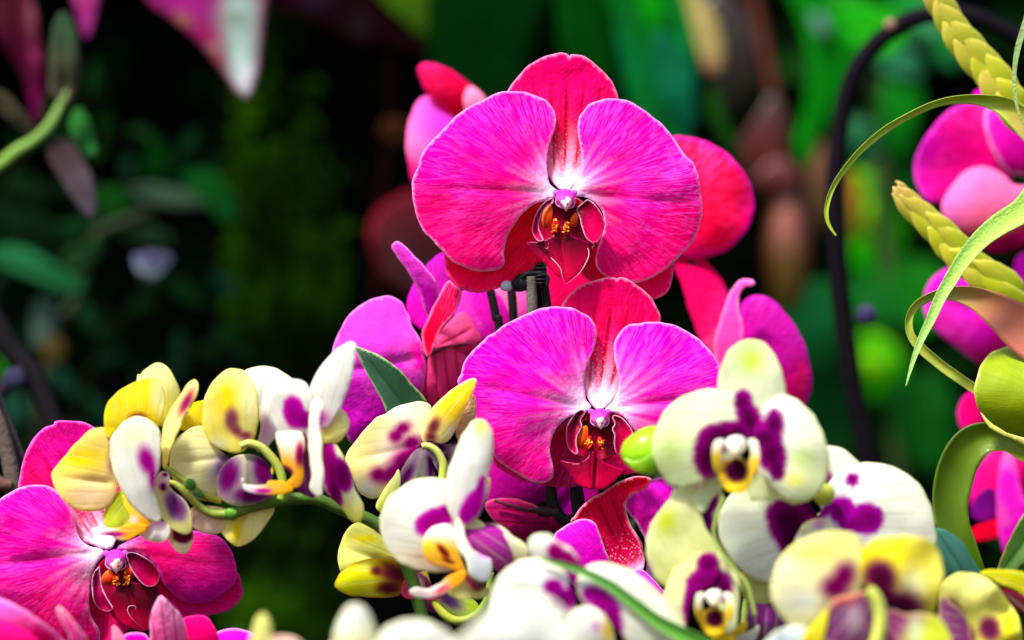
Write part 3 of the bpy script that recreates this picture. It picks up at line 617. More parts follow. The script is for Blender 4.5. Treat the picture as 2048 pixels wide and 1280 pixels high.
petal('petal', fG, F5, [(860, 660), (835, 590), (800, 500), (772, 420), (738, 340), (682, 312), (605, 325), (530, 368), (470, 425), (480, 540), (560, 700), (700, 800), (850, 760)],
      base=(870, 680), tip=(560, 350), mat=M_PINK, z=18, zt=14, bow=8, cup=-16, curl=8, sp=5.5, col=pinkf(A((.76, .012, .58)), A((.70, .004, .36)), d=(.6, .8), lo=-.6, hi=.1, rim=LIL, rimw=3.5))
petal('lip', fG, F5, [(980, 650), (1040, 640), (1100, 690), (1190, 790), (1240, 860), (1180, 880), (1080, 800), (1010, 720)], base=(990, 650), mat=M_LIP, z=20, zt=4, bow=10, sp=4, col=pinkf(A((.74, .02, .55)), A((.2, .001, .08)), d=(.7, .7), lo=.4, hi=.9, rim=A((.85, .3, .7))))

# ---------------------------------------------------------------- rear petals between the stakes
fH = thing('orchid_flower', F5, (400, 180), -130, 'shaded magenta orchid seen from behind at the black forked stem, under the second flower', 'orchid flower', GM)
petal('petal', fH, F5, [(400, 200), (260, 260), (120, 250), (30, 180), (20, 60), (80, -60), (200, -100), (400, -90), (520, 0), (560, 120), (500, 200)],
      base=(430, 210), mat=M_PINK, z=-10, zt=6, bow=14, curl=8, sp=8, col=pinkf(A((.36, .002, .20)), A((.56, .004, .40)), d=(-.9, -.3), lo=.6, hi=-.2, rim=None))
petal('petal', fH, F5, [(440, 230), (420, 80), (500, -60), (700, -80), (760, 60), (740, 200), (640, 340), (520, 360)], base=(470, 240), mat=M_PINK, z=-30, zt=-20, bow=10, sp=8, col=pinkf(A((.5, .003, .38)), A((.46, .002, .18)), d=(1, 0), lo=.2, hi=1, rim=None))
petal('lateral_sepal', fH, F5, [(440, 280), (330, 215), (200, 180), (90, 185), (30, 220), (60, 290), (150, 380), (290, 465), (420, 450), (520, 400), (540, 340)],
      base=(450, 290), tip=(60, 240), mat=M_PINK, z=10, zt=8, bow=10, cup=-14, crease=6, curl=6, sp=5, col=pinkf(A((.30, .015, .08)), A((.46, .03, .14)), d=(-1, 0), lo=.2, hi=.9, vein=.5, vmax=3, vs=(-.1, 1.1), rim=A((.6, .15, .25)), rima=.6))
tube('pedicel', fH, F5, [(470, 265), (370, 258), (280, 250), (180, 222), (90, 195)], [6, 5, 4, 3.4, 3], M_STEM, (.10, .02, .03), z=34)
fI = thing('orchid_flower', F2, (1120, 300), -230, 'red moth orchid mostly hidden in the gap between the two large facing flowers', 'orchid flower', GM)
petal('lateral_sepal', fI, F2, [(1180, 180), (1260, 200), (1300, 320), (1240, 460), (1150, 500), (1080, 440), (1060, 300), (1070, 190), (1110, 150)],
      base=(1250, 190), tip=(1080, 450), mat=M_PINK, z=0, zt=10, bow=14, curl=6, sp=8, col=pinkf(A((.78, .002, .09)), A((.80, .002, .12)), rim=None))
petal('petal', fI, F2, [(900, 260), (960, 230), (1010, 320), (1000, 440), (920, 500), (850, 470), (820, 360), (830, 280)],
      base=(960, 240), mat=M_PINK, z=-60, bow=14, sp=8, col=pinkf(A((.86, .2, .5)), A((.66, .01, .4)), d=(1, 0), lo=-.5, hi=.3, rim=None))

# ---------------------------------------------------------------- bottom left corner, close to the lens
fJ = thing('orchid_flower', F3, (60, 1300), 480, 'blurred pink orchid petals at the bottom left corner of the frame', 'orchid flower', GM)
petal('petal', fJ, F3, [(150, 1330), (-60, 1330), (-80, 1150), (-20, 1095), (60, 1120), (160, 1180), (260, 1260), (300, 1330)], base=(60, 1340), tip=(-20, 1100), mat=M_PINK, z=0, zt=20, bow=14, cup=-20, curl=6, sp=8, col=pinkf(A((.86, .10, .48)), HOT, d=(0, 1), lo=-.9, hi=-.2, rim=A((.9, .3, .7)), rimw=12))
petal('petal', fJ, F3, [(0, 1330), (-60, 1240), (-20, 1190), (60, 1210), (160, 1270), (200, 1330)], base=(60, 1340), mat=M_PINK, z=30, bow=14, sp=8, col=pinkf(A((.84, .02, .2)), HOT, rim=None))
petal('petal', fJ, F3, [(330, 1340), (300, 1250), (262, 1180), (248, 1145), (262, 1130), (296, 1160), (340, 1215), (390, 1290), (400, 1340)], base=(350, 1340), tip=(255, 1135), mat=M_PINK, z=30, zt=20, bow=8, roll=14, sp=6, col=pinkf(A((.86, .06, .34)), A((.84, .4, .42)), d=(0, -1), lo=.5, hi=1.0, rim=A((.9, .45, .6)), rimw=5))
fK = thing('orchid_flower', F3, (700, 1300), 250, 'pink orchid bud opening at the bottom edge under the bottom left magenta flower', 'orchid flower', GM)
petal('petal', fK, F3, [(680, 1340), (660, 1240), (664, 1180), (685, 1115), (705, 1084), (722, 1090), (760, 1130), (800, 1170), (822, 1240), (830, 1340)], base=(745, 1340), tip=(710, 1084), mat=M_PINK, z=20, zt=20, bow=10, cup=-26, wav=8, sp=5, col=pinkf(A((.88, .12, .42)), A((.9, .45, .65)), d=(0, -1), lo=.3, hi=1.0, rim=A((.9, .5, .75)), rimw=5, vein=.5, vs=(-.1, 1), vmax=4))
petal('petal', fK, F3, [(790, 1340), (800, 1200), (850, 1172), (910, 1176), (945, 1220), (962, 1260), (960, 1340)], base=(860, 1350), mat=M_PINK, z=-20, zt=10, bow=10, cup=-12, sp=6, col=pinkf(A((.84, .002, .17)), A((.84, .002, .17)), rim=A((.85, .05, .3))))
petal('petal', fK, F3, [(540, 1340), (545, 1262), (600, 1246), (650, 1262), (670, 1340)], base=(600, 1350), mat=M_PINK, z=-10, bow=8, sp=6, col=pinkf(MAG, MAG))
petal('petal', fK, F3, [(910, 1350), (925, 1275), (960, 1242), (1020, 1229), (1080, 1236), (1130, 1262), (1160, 1350)], base=(1030, 1360), tip=(1020, 1229), mat=M_PINK, z=-40, bow=8, cup=-14, curl=6, sp=6, col=pinkf(A((.74, .02, .58)), A((.76, .006, .4)), d=(0, 1), lo=-.9, hi=0))
petal('petal', fK, F3, [(505, 1340), (492, 1240), (500, 1216), (520, 1228), (560, 1290), (570, 1340)], base=(530, 1340), mat=M_PINK, z=30, bow=4, roll=10, sp=5, col=pinkf(A((.86, .2, .35)), A((.84, .4, .42)), rim=None))

# ---------------------------------------------------------------- right side, out of focus
fR = thing('orchid_flower', F7, (860, 700), -760, 'blurred magenta moth orchid at the right edge, between the two braided yellow-green spikes', 'orchid flower', GM)
petal('petal', fR, F7, [(840, 720), (800, 700), (700, 730), (600, 800), (520, 810), (475, 760), (457, 690), (470, 610), (530, 510), (600, 440), (690, 405), (780, 430), (840, 560), (870, 660)],
      base=(850, 710), tip=(480, 640), mat=M_PINK, z=0, zt=10, bow=-20, cup=16, curl=6, wav=6, sp=9, col=pinkf(A((.74, .002, .22)), A((.74, .01, .46)), d=(-.9, .5), lo=.4, hi=.95, rim=A((.75, .05, .6)), rimw=12))
petal('petal', fR, F7, [(880, 700), (820, 680), (770, 600), (740, 510), (745, 440), (800, 420), (900, 470), (960, 600), (960, 700)], base=(900, 700), mat=M_PINK, z=20, bow=14, curl=5, sp=9, col=pinkf(A((.70, .01, .38)), A((.5, .002, .16)), d=(0, 1), lo=-.6, hi=.2, rim=LIL, rimw=8))
petal('dorsal_sepal', fR, F7, [(690, 440), (695, 375), (720, 360), (750, 368), (780, 440)], base=(740, 450), mat=M_PINK, z=-20, bow=6, sp=7, col=pinkf(A((.7, .01, .45)), A((.7, .01, .45)), rim=None))
petal('lateral_sepal', fR, F7, [(860, 740), (800, 690), (740, 668), (670, 680), (610, 740), (568, 815), (580, 880), (650, 930), (740, 960), (860, 930), (960, 880), (970, 760)],
      base=(900, 780), tip=(580, 850), mat=M_PINK, z=50, zt=20, bow=20, cup=-20, curl=8, sp=9, col=pinkf(A((.86, .18, .44)), A((.88, .12, .12)), d=(.2, 1), lo=.0, hi=.5, rim=None))
petal('lateral_sepal', fR, F7, [(700, 940), (780, 900), (920, 860), (920, 960), (820, 1010), (740, 1000)], base=(880, 880), mat=M_PINK, z=-30, bow=6, sp=9, col=pinkf(A((.25, .002, .05)), A((.25, .002, .05)), rim=None))
fR2 = thing('orchid_flower', F8, (640, 90), -760, 'blurred magenta moth orchid under the lower braided spike at the right edge', 'orchid flower', GM)
petal('petal', fR2, F8, [(800, 120), (700, 0), (600, -40), (520, -40), (460, 10), (440, 80), (455, 150), (520, 215), (600, 275), (650, 300), (720, 262), (800, 220)],
      base=(790, 130), tip=(450, 80), mat=M_PINK, z=0, bow=18, cup=-24, curl=9, crease=6, sp=9, col=pinkf(A((.76, .01, .46)), A((.70, .002, .18)), d=(.3, 1), lo=-.2, hi=.35, rim=A((.75, .05, .6)), rimw=9))
petal('petal', fR2, F8, [(850, 60), (790, 40), (760, -20), (770, -80), (820, -100), (880, -60)], base=(860, 40), mat=M_PINK, z=-10, bow=10, sp=9, col=pinkf(A((.74, .02, .55)), MAG, rim=None))
fR3 = thing('orchid_flower', F8, (620, 470), -760, 'small blurred red-pink orchid flower behind the rolled strap leaf at the right', 'orchid flower', GM)
petal('petal', fR3, F8, [(690, 500), (640, 540), (580, 535), (560, 480), (572, 430), (610, 395), (670, 400), (700, 450)], base=(690, 480), mat=M_PINK, z=0, bow=12, curl=6, sp=8, col=pinkf(A((.74, .002, .12)), A((.74, .002, .2)), rim=A((.72, .01, .4)), rimw=8))
fR4 = thing('orchid_flower', F8, (760, 800), -700, 'blurred magenta orchid in folds at lower right, seen through the olive leaf arch', 'orchid flower', GM)
petal('petal', fR4, F8, [(800, 840), (700, 860), (620, 830), (605, 760), (625, 680), (680, 610), (750, 560), (830, 560), (860, 700)], base=(820, 800), mat=M_PINK, z=-20, bow=14, curl=6, wav=8, sp=8, col=pinkf(A((.74, .002, .16)), A((.25, .001, .18)), d=(-.7, .6), lo=.5, hi=.9, rim=A((.8, .02, .4)), rimw=8))
petal('petal', fR4, F8, [(720, 960), (700, 850), (700, 740), (715, 640), (740, 590), (765, 640), (790, 760), (850, 840), (850, 960), (760, 1010)], base=(800, 980), tip=(740, 600), mat=M_PINK, z=30, bow=12, roll=20, sp=8, col=pinkf(A((.74, .02, .5)), A((.90, .2, .4)), d=(-.4, -.8), lo=.4, hi=1.0, rim=A((.8, .06, .5)), rimw=8))
petal('lateral_sepal', fR4, F8, [(720, 850), (650, 865), (605, 890), (598, 920), (640, 930), (720, 905)], base=(720, 870), mat=M_PINK, z=10, bow=8, sp=7, col=pinkf(A((.74, .001, .03)), A((.74, .001, .03)), rim=None))
petal('lip', fR4, F8, [(720, 820), (660, 860), (612, 840), (615, 790), (660, 740), (715, 760)], base=(715, 800), mat=M_LIP, z=0, bow=8, sp=7, col=pinkf(A((.14, .001, .16)), A((.2, .002, .2)), rim=None))
GY = 'pale moth orchids with purple blotches'
W1 = A((.80, .81, .76)); W2 = A((.72, .79, .56)); CR = A((.84, .78, .48)); PCH = A((.86, .74, .50))
BRN = A((.22, .07, .05)); MGB = A((.42, .004, .30))
def pale_lip(root, F, c, s, z=40, tilt=0, open_=True):
    """the small three-lobed lip and column seen from the front; s: half width in frame pixels"""
    x, y = c
    lip = petal('lip', root, F, [(x-.45*s, y+.2*s), (x-.75*s, y+.9*s), (x-.55*s, y+1.5*s), (x, y+1.75*s), (x+.55*s, y+1.55*s), (x+.75*s, y+.9*s), (x+.45*s, y+.2*s)],
                base=(x, y+.3*s), tip=(x, y+1.8*s), mat=M_YEL, z=z, zt=12, bow=6, cup=8, sp=4, col=yelf(A((.85, .60, .01)), A((.86, .66, .02)), along=None, spots=[(x, y+.7*s, .52*s, .55*s)], edgec=A((.10, .002, .03)), core=A((.02, 0, .015)), rim=None))
    for k in (-1, 1):
        petal('side_lobe', lip, F, [(x+k*.55*s, y-.75*s), (x+k*1.0*s, y-.7*s), (x+k*1.12*s, y+.0*s), (x+k*1.0*s, y+.7*s), (x+k*.72*s, y+1.0*s), (x+k*.62*s, y+.4*s), (x+k*.68*s, y-.2*s)],
              base=(x+k*.7*s, y+.9*s), tip=(x+k*.7*s, y-.8*s), mat=M_YEL, z=z+14, bow=10, roll=8*k, curl=4, sp=4, zf=root['pz'],
              col=yelf(A((.86, .62, .02)), A((.87, .86, .78)), along=(0, -1), lo=.35, hi=.75, rim=A((.9, .85, .6))))
    cl = blob('column', root, F, (x, y-.55*s), .52*s, .42*s, .5*s, M_YEL, (.88, .87, .80), z=z+16, bump=.12, seg=20)
    blob('anther_cap', cl, F, (x, y-.22*s), .26*s, .28*s, .3*s, M_YEL, (.88, .80, .62), z=z+26, zf=root['pz'], seg=14)
    return lip

# ---------------------------------------------------------------- Y1 far left
y1 = thing('orchid_flower', F3, (690, 560), 190, 'yellow and white moth orchid seen from the side, at far left of the spray', 'orchid flower', GY)
petal('dorsal_sepal', y1, F3, [(700, 340), (640, 300), (605, 220), (602, 140), (608, 108), (620, 110), (640, 84), (690, 58), (735, 70), (772, 125), (798, 190), (785, 260), (745, 312)],
      base=(710, 340), tip=(690, 60), mat=M_YEL, z=-20, zt=-6, bow=10, cup=-16, crease=4, curl=5, sp=6, col=yelf(A((.66, .64, .14)), A((.84, .80, .42)), along=(0, -1), lo=.1, hi=.8))
petal('lateral_sepal', y1, F3, [(465, 350), (440, 342), (400, 352), (345, 400), (285, 470), (240, 525), (229, 560), (243, 612), (290, 672), (350, 708), (430, 712), (490, 680), (522, 600), (500, 500), (480, 420)],
      base=(520, 590), tip=(235, 560), mat=M_YEL, z=-6, zt=6, bow=16, cup=-14, crease=5, curl=6, sp=6, col=yelf(A((.82, .70, .30)), A((.84, .74, .26)), along=None, patches=[(370, 480, 110, 60, A((.84, .72, .06))), (400, 640, 90, 60, PCH)], spots=[(500, 500, 28, 60)], soft=.6, edgec=A((.45, .30, .22)), core=A((.3, .15, .12))))
petal('petal', y1, F3, [(560, 330), (510, 360), (480, 392), (463, 350), (460, 290), (475, 235), (515, 188), (575, 150), (650, 124), (695, 130), (725, 175), (728, 250), (708, 320), (650, 345)],
      base=(600, 350), tip=(620, 125), mat=M_YEL, z=14, zt=6, bow=14, cup=-18, curl=6, sp=6, col=yelf(A((.82, .70, .01)), A((.82, .72, .05)), along=None, patches=[(705, 200, 40, 90, CRM)], spots=[(610, 300, 42, 26)], soft=.4, edgec=A((.5, .2, .06)), core=BRN, rim=A((.85, .8, .3))))
petal('petal', y1, F3, [(640, 742), (575, 680), (530, 605), (500, 535), (483, 455), (488, 395), (518, 342), (560, 306), (610, 291), (660, 308), (700, 350), (713, 405), (712, 475), (698, 545), (688, 610), (700, 690), (715, 745), (690, 760)],
      base=(690, 740), tip=(600, 295), mat=M_YEL, z=40, zt=10, bow=22, cup=-26, curl=6, sp=6, col=yelf(W1, A((.84, .84, .78)), patches=[(580, 370, 70, 60, A((.84, .84, .55)))], spots=[(648, 490, 34, 62, -15), (672, 560, 16, 60)], soft=.55, edgec=MGB, core=PUR, cd=.6))
petal('petal', y1, F3, [(718, 520), (712, 440), (720, 345), (748, 272), (790, 210), (825, 155), (855, 130), (872, 138), (876, 170), (855, 228), (815, 300), (785, 365), (755, 440), (735, 510)],
      base=(722, 525), tip=(865, 135), mat=M_YEL, z=24, zt=20, bow=10, roll=22, sp=5, col=yelf(A((.84, .76, .30)), A((.84, .80, .42)), along=None, spots=[(822, 232, 22, 70, 28)], soft=.5, edgec=A((.5, .12, .12)), core=A((.28, .02, .12)), rim=A((.85, .8, .2)), rima=.7))
petal('lateral_sepal', y1, F3, [(540, 620), (500, 655), (466, 700), (458, 745), (468, 782), (520, 792), (570, 760), (585, 700)], base=(570, 640), mat=M_YEL, z=-10, bow=8, sp=6, col=yelf(A((.42, .50, .02)), A((.50, .58, .05)), along=None))
lp = petal('lip', y1, F3, [(540, 640), (585, 672), (640, 720), (668, 750), (650, 785), (600, 805), (540, 792), (560, 762), (575, 730), (550, 690)],
      base=(660, 760), tip=(540, 650), mat=M_YEL, z=36, bow=8, sp=4, col=yelf(A((.86, .50, .01)), A((.86, .70, .05)), along=None, patches=[(590, 750, 22, 22, W1)], rim=None))
petal('lip_tip', lp, F3, [(640, 770), (580, 765), (520, 785), (460, 782), (415, 788), (412, 800), (440, 815), (490, 822), (520, 838), (570, 840), (610, 815), (645, 800)], base=(640, 790), tip=(412, 795), mat=M_YEL, z=50, bow=8, sp=4, zf=y1['pz'],
      col=yelf(A((.86, .52, .02)), A((.9, .86, .82)), along=None, lo=.35, hi=.7, spots=[(500, 812, 50, 12)], soft=.5, edgec=A((.6, .03, .2)), core=MGB, rim=None))
petal('lateral_sepal', y1, F3, [(615, 812), (648, 772), (695, 752), (745, 772), (752, 810), (728, 842), (690, 850), (645, 838)], base=(700, 750), mat=M_YEL, z=24, bow=8, cup=-8, sp=5, col=yelf(A((.86, .80, .80)), W1, along=None, spots=[(700, 758, 34, 14)], soft=.7, edgec=LIL, core=LIL))
# its neighbour, seen from behind
y1b = thing('orchid_flower', F3, (760, 620), 170, 'small half-hidden moth orchid showing its back, hanging under the curved green stalk at left', 'orchid flower', GY)
petal('lateral_sepal', y1b, F3, [(705, 575), (682, 612), (682, 665), (702, 720), (740, 775), (790, 808), (825, 815), (848, 790), (843, 720), (815, 665), (775, 630), (735, 590)],
      base=(715, 585), tip=(825, 810), mat=M_YEL, z=34, bow=12, cup=14, curl=-6, sp=5, col=yelf(A((.70, .68, .34)), A((.70, .68, .30)), along=None, spots=[(775, 690, 42, 72, -28)], soft=.3, edgec=A((.30, .16, .30)), core=A((.15, .02, .13)), rim=A((.84, .82, .40)), rima=.9, rimw=8))
petal('petal', y1b, F3, [(742, 830), (760, 785), (800, 790), (848, 792), (853, 842), (832, 888), (802, 900), (770, 878)], base=(800, 780), tip=(805, 900), mat=M_YEL, z=18, bow=8, sp=5, col=yelf(PCH, CRM, along=None, spots=[(805, 815, 46, 36)], soft=.2, core=A((.12, .002, .04)), edgec=A((.25, .01, .06))))
petal('lip', y1b, F3, [(690, 590), (700, 545), (725, 535), (748, 548), (745, 600), (720, 625)], base=(710, 610), mat=M_YEL, z=44, bow=6, sp=4, col=yelf(A((.85, .6, .62)), W1, along=None, spots=[(728, 550, 13, 9), (720, 605, 16, 20)], edgec=MGB, soft=.4))
# ---------------------------------------------------------------- Y2
y2 = thing('orchid_flower', F3, (1080, 440), 150, 'yellow and cream moth orchid seen from behind, brown spot on yellow petal, second from left', 'orchid flower', GY)
petal('petal', y2, F3, [(1130, 440), (1150, 330), (1120, 220), (1070, 130), (1072, 98), (1110, 76), (1180, 70), (1240, 92), (1292, 132), (1300, 220), (1240, 340), (1180, 430)],
      base=(1120, 440), tip=(1180, 70), mat=M_YEL, z=-24, zt=-8, bow=10, cup=-14, crease=4, curl=5, sp=7, col=yelf(W1, A((.78, .80, .74)), along=(0, -1), patches=[(1150, 360, 50, 60, A((.8, .45, .7)))]))
petal('petal', y2, F3, [(1060, 455), (990, 445), (930, 410), (897, 355), (893, 285), (905, 210), (938, 140), (985, 93), (1032, 80), (1082, 92), (1122, 150), (1142, 240), (1140, 335), (1110, 410)],
      base=(1060, 455), tip=(1020, 80), mat=M_YEL, z=12, zt=8, bow=14, cup=-20, curl=7, sp=6, col=yelf(A((.84, .76, .14)), A((.84, .78, .40)), along=None, patches=[(1000, 220, 60, 90, A((.84, .72, .02))), (1100, 200, 40, 130, CRM), (960, 420, 60, 40, CRM)], spots=[(1022, 305, 30, 52), (1040, 350, 22, 40, -35), (1082, 378, 30, 20)], soft=.45, edgec=A((.45, .18, .16)), core=A((.2, .03, .08)), cd=.7))
petal('lateral_sepal', y2, F3, [(1010, 480), (960, 430), (905, 345), (860, 338), (800, 372), (762, 425), (746, 500), (765, 570), (820, 630), (880, 662), (970, 660), (1020, 560)],
      base=(1040, 470), tip=(760, 500), mat=M_YEL, z=-8, zt=4, bow=14, cup=-16, curl=6, crease=4, sp=6, col=yelf(A((.82, .78, .46)), A((.80, .78, .46)), along=None, spots=[(990, 500, 48, 90, 30)], soft=.7, edgec=A((.5, .4, .45)), core=A((.2, .08, .2)), rim=PYL))
petal('lateral_sepal', y2, F3, [(800, 355), (790, 325), (805, 280), (845, 238), (882, 225), (908, 229), (915, 300), (890, 345), (840, 350)], base=(890, 345), mat=M_YEL, z=-40, bow=8, sp=6, col=yelf(A((.74, .60, .01)), A((.74, .62, .02)), along=None, rim=None))
petal('lip', y2, F3, [(1080, 460), (1030, 472), (985, 505), (960, 560), (958, 610), (975, 660), (1060, 690), (1180, 660), (1203, 590), (1195, 530), (1160, 480), (1120, 462)],
      base=(1080, 460), tip=(1080, 680), mat=M_YEL, z=26, bow=22, cup=-26, crease=-5, sp=5, col=yelf(A((.40, .36, .30)), A((.44, .40, .28)), along=None, spots=[(1010, 560, 46, 85, 15), (1160, 540, 42, 80, -18), (1110, 640, 90, 36)], soft=.4, edgec=A((.20, .05, .20)), core=A((.16, .01, .10)), rim=A((.8, .72, .4)), rima=.7, rimw=4))
petal('petal', y2, F3, [(835, 712), (870, 688), (960, 690), (1010, 720), (975, 805), (930, 812), (880, 800), (850, 778)], base=(960, 690), mat=M_YEL, z=-12, bow=10, sp=6, col=yelf(PCH, A((.80, .66, .55)), along=None))
petal('dorsal_sepal', y2, F3, [(955, 722), (1040, 700), (1202, 690), (1190, 745), (1150, 805), (1100, 850), (1050, 868), (1010, 845), (970, 795)], base=(1080, 690), tip=(1050, 868), mat=M_YEL, z=-6, bow=12, cup=-14, crease=6, curl=5, sp=6, col=yelf(A((.84, .80, .36)), A((.84, .82, .44)), along=None, patches=[(1045, 800, 36, 70, A((.84, .74, .02)))]))
# ---------------------------------------------------------------- Y3
y3 = thing('orchid_flower', F4, (120, 300), 260, 'white moth orchid in profile with magenta patches and orange lip, above the green stalk', 'orchid flower', GY)
petal('petal', y3, F4, [(140, 330), (60, 330), (0, 300), (-40, 210), (-35, 120), (0, 65), (40, 42), (90, 45), (130, 70), (160, 140), (165, 240)],
      base=(135, 300), tip=(30, 45), mat=M_YEL, z=10, zt=10, bow=14, cup=-18, curl=7, sp=6, col=yelf(W1, W1, spots=[(65, 200, 50, 76, -10), (115, 235, 40, 40)], soft=.2, edgec=A((.52, .003, .38)), core=A((.30, .002, .20)), cd=.7, rim=A((.9, .75, .75))))
petal('dorsal_sepal', y3, F4, [(210, 280), (165, 220), (140, 130), (150, 60), (200, -30), (260, -90), (320, -130), (348, -132), (362, -112), (356, -60), (342, 30), (318, 100), (290, 170), (260, 230)],
      base=(215, 280), tip=(345, -130), mat=M_YEL, z=4, zt=20, bow=12, cup=-20, curl=6, sp=6, col=yelf(W1, W1, rim=A((.85, .85, .7)), patches=[(200, 230, 40, 40, A((.6, .05, .4)))]))
petal('lateral_sepal', y3, F4, [(200, 345), (198, 290), (230, 225), (268, 185), (305, 196), (328, 245), (318, 290), (285, 338), (240, 345)], base=(200, 320), tip=(310, 200), mat=M_YEL, z=-6, bow=10, cup=-10, curl=5, crease=4, sp=5, col=yelf(A((.84, .80, .30)), A((.86, .84, .5)), along=None))
petal('petal', y3, F4, [(195, 350), (250, 336), (290, 385), (335, 480), (360, 570), (395, 640), (400, 690), (372, 725), (335, 712), (290, 650), (240, 610), (205, 550), (195, 450)],
      base=(215, 345), tip=(380, 720), mat=M_YEL, z=-8, bow=14, cup=-14, curl=5, sp=5, col=yelf(A((.84, .82, .62)), A((.78, .78, .22)), along=(0, 1), lo=.5, hi=.9, spots=[(225, 440, 46, 130, -6), (298, 500, 42, 80, -12), (260, 580, 30, 76, -18)], soft=.15, edgec=A((.46, .003, .32)), core=A((.20, .001, .10))))
petal('petal', y3, F4, [(140, 560), (150, 500), (137, 390), (135, 250), (150, 150), (172, 132), (195, 142), (205, 200), (198, 300), (202, 400), (207, 520), (203, 592), (180, 602)],
      base=(185, 600), tip=(172, 132), mat=M_YEL, z=44, zt=10, bow=10, roll=16, curl=3, sp=5, col=yelf(W1, A((.86, .84, .78)), along=None, spots=[(202, 240, 16, 50)], soft=.4, edgec=MGB))
petal('lip_throat', y3, F4, [(60, 290), (120, 300), (145, 400), (160, 520), (168, 600), (130, 600), (80, 560), (60, 430)], base=(130, 600), mat=M_YEL, z=12, bow=4, sp=4, col=yelf(A((.24, .003, .20)), A((.20, .003, .06)), along=(0, -1), lo=.2, hi=.8, rim=None))
lp = petal('lip', y3, F4, [(-20, 300), (20, 290), (70, 288), (105, 300), (118, 360), (108, 430), (112, 500), (95, 550), (50, 562), (20, 545), (60, 500), (20, 460), (0, 400)],
      base=(90, 540), tip=(20, 290), mat=M_YEL, z=34, bow=14, cup=-14, curl=4, sp=4, col=yelf(A((.86, .50, .01)), A((.9, .86, .82)), along=(0, -1), lo=.28, hi=.75, spots=[(95, 400, 22, 60), (40, 470, 30, 10, 40)], soft=.4, edgec=A((.45, .06, .12)), core=A((.2, .01, .12)), rim=A((.86, .6, .1))))
petal('lip_tip', lp, F4, [(60, 560), (20, 530), (-50, 525), (-70, 545), (-130, 545), (-175, 540), (-185, 520), (-170, 512), (-178, 545), (-160, 575), (-90, 590), (-10, 590), (50, 580)],
      base=(60, 560), tip=(-180, 530), mat=M_YEL, z=52, bow=6, sp=4, zf=y3['pz'], col=yelf(A((.87, .55, .01)), A((.9, .84, .84)), along=None, lo=.35, hi=.7, spots=[(-80, 572, 40, 12)], edgec=A((.7, .05, .4)), core=MGB, soft=.5, rim=None))
# ---------------------------------------------------------------- Y4 seen from behind, nearly sharp
y4 = thing('orchid_flower', F4, (680, 350), 90, 'cream moth orchid turned away with purple stains and curved green pedicel, below dark green leaf', 'orchid flower', GY)
petal('petal', y4, F4, [(670, 350), (640, 400), (570, 480), (520, 560), (470, 602), (430, 612), (382, 585), (345, 520), (322, 460), (312, 425), (330, 375), (385, 305), (450, 230), (500, 205), (560, 170), (650, 148), (700, 155), (717, 188), (700, 250)],
      base=(680, 350), tip=(320, 430), mat=M_YEL, z=4, zt=8, bow=14, cup=-18, curl=7, crease=4, sp=5, col=yelf(A((.86, .78, .52)), A((.86, .76, .36)), along=None, lo=.2, hi=.9, patches=[(600, 200, 90, 40, W1), (420, 560, 60, 50, W1), (520, 400, 60, 80, A((.86, .76, .64)))],
      spots=[(582, 278, 44, 30, -30), (550, 315, 36, 34), (625, 345, 48, 36, -15), (468, 498, 46, 40), (595, 430, 84, 62, -48), (530, 490, 70, 42, -40), (640, 400, 50, 50)], soft=.5, edgec=A((.48, .06, .26)), core=A((.20, .01, .10)), cd=.8, rim=A((.86, .72, .5))))
petal('petal', y4, F4, [(680, 345), (672, 300), (690, 235), (722, 178), (790, 112), (860, 62), (915, 38), (932, 48), (925, 85), (895, 150), (865, 215), (835, 285), (800, 335), (760, 348), (715, 335)],
      base=(685, 345), tip=(928, 42), mat=M_YEL, z=16, zt=14, bow=12, cup=-16, curl=5, sp=4.5, col=yelf(A((.86, .80, .40)), A((.86, .74, .10)), along=None, lo=.1, hi=.6, patches=[(830, 150, 50, 36, A((.86, .70, .02))), (830, 290, 40, 34, W1)], spots=[(728, 270, 28, 50, 28), (715, 315, 30, 24)], soft=.45, edgec=A((.42, .16, .1)), core=A((.16, .03, .05)), rim=A((.86, .8, .5)), rima=.7))
petal('dorsal_sepal', y4, F4, [(835, 322), (833, 265), (855, 195), (885, 130), (905, 108), (928, 135), (931, 190), (922, 235), (890, 285), (868, 320), (850, 330)], base=(845, 325), tip=(910, 110), mat=M_BARK, z=-4, bow=8, cup=-10, wav=5, sp=4.5, col=yelf(A((.52, .28, .12)), A((.56, .34, .16)), along=None, stri=1, rim=A((.6, .3, .12))))
petal('lip', y4, F4, [(675, 370), (640, 380), (600, 430), (565, 500), (560, 560), (600, 600), (680, 600), (735, 560), (730, 470), (710, 400)], base=(680, 370), tip=(620, 590), mat=M_YEL, z=20, bow=16, cup=-18, crease=-3, sp=5,
      col=yelf(A((.24, .20, .22)), A((.34, .32, .24)), along=None, spots=[(600, 500, 30, 90, 30), (715, 460, 22, 90)], soft=.7, edgec=A((.14, .04, .14)), core=A((.05, .005, .05)), rim=A((.2, .02, .12))))
petal('lateral_sepal', y4, F4, [(690, 350), (740, 345), (800, 352), (850, 330), (858, 370), (850, 440), (820, 500), (760, 500), (720, 420)], base=(690, 355), tip=(850, 420), mat=M_YEL, z=-6, bow=10, cup=-8, wav=5, sp=5, col=yelf(A((.25, .18, .22)), A((.50, .44, .44)), along=None, spots=[(740, 370, 60, 30), (835, 340, 34, 14, -30), (770, 440, 30, 60, 20)], soft=.5, edgec=A((.16, .02, .14)), core=A((.06, .005, .06)), rim=A((.7, .6, .6))))
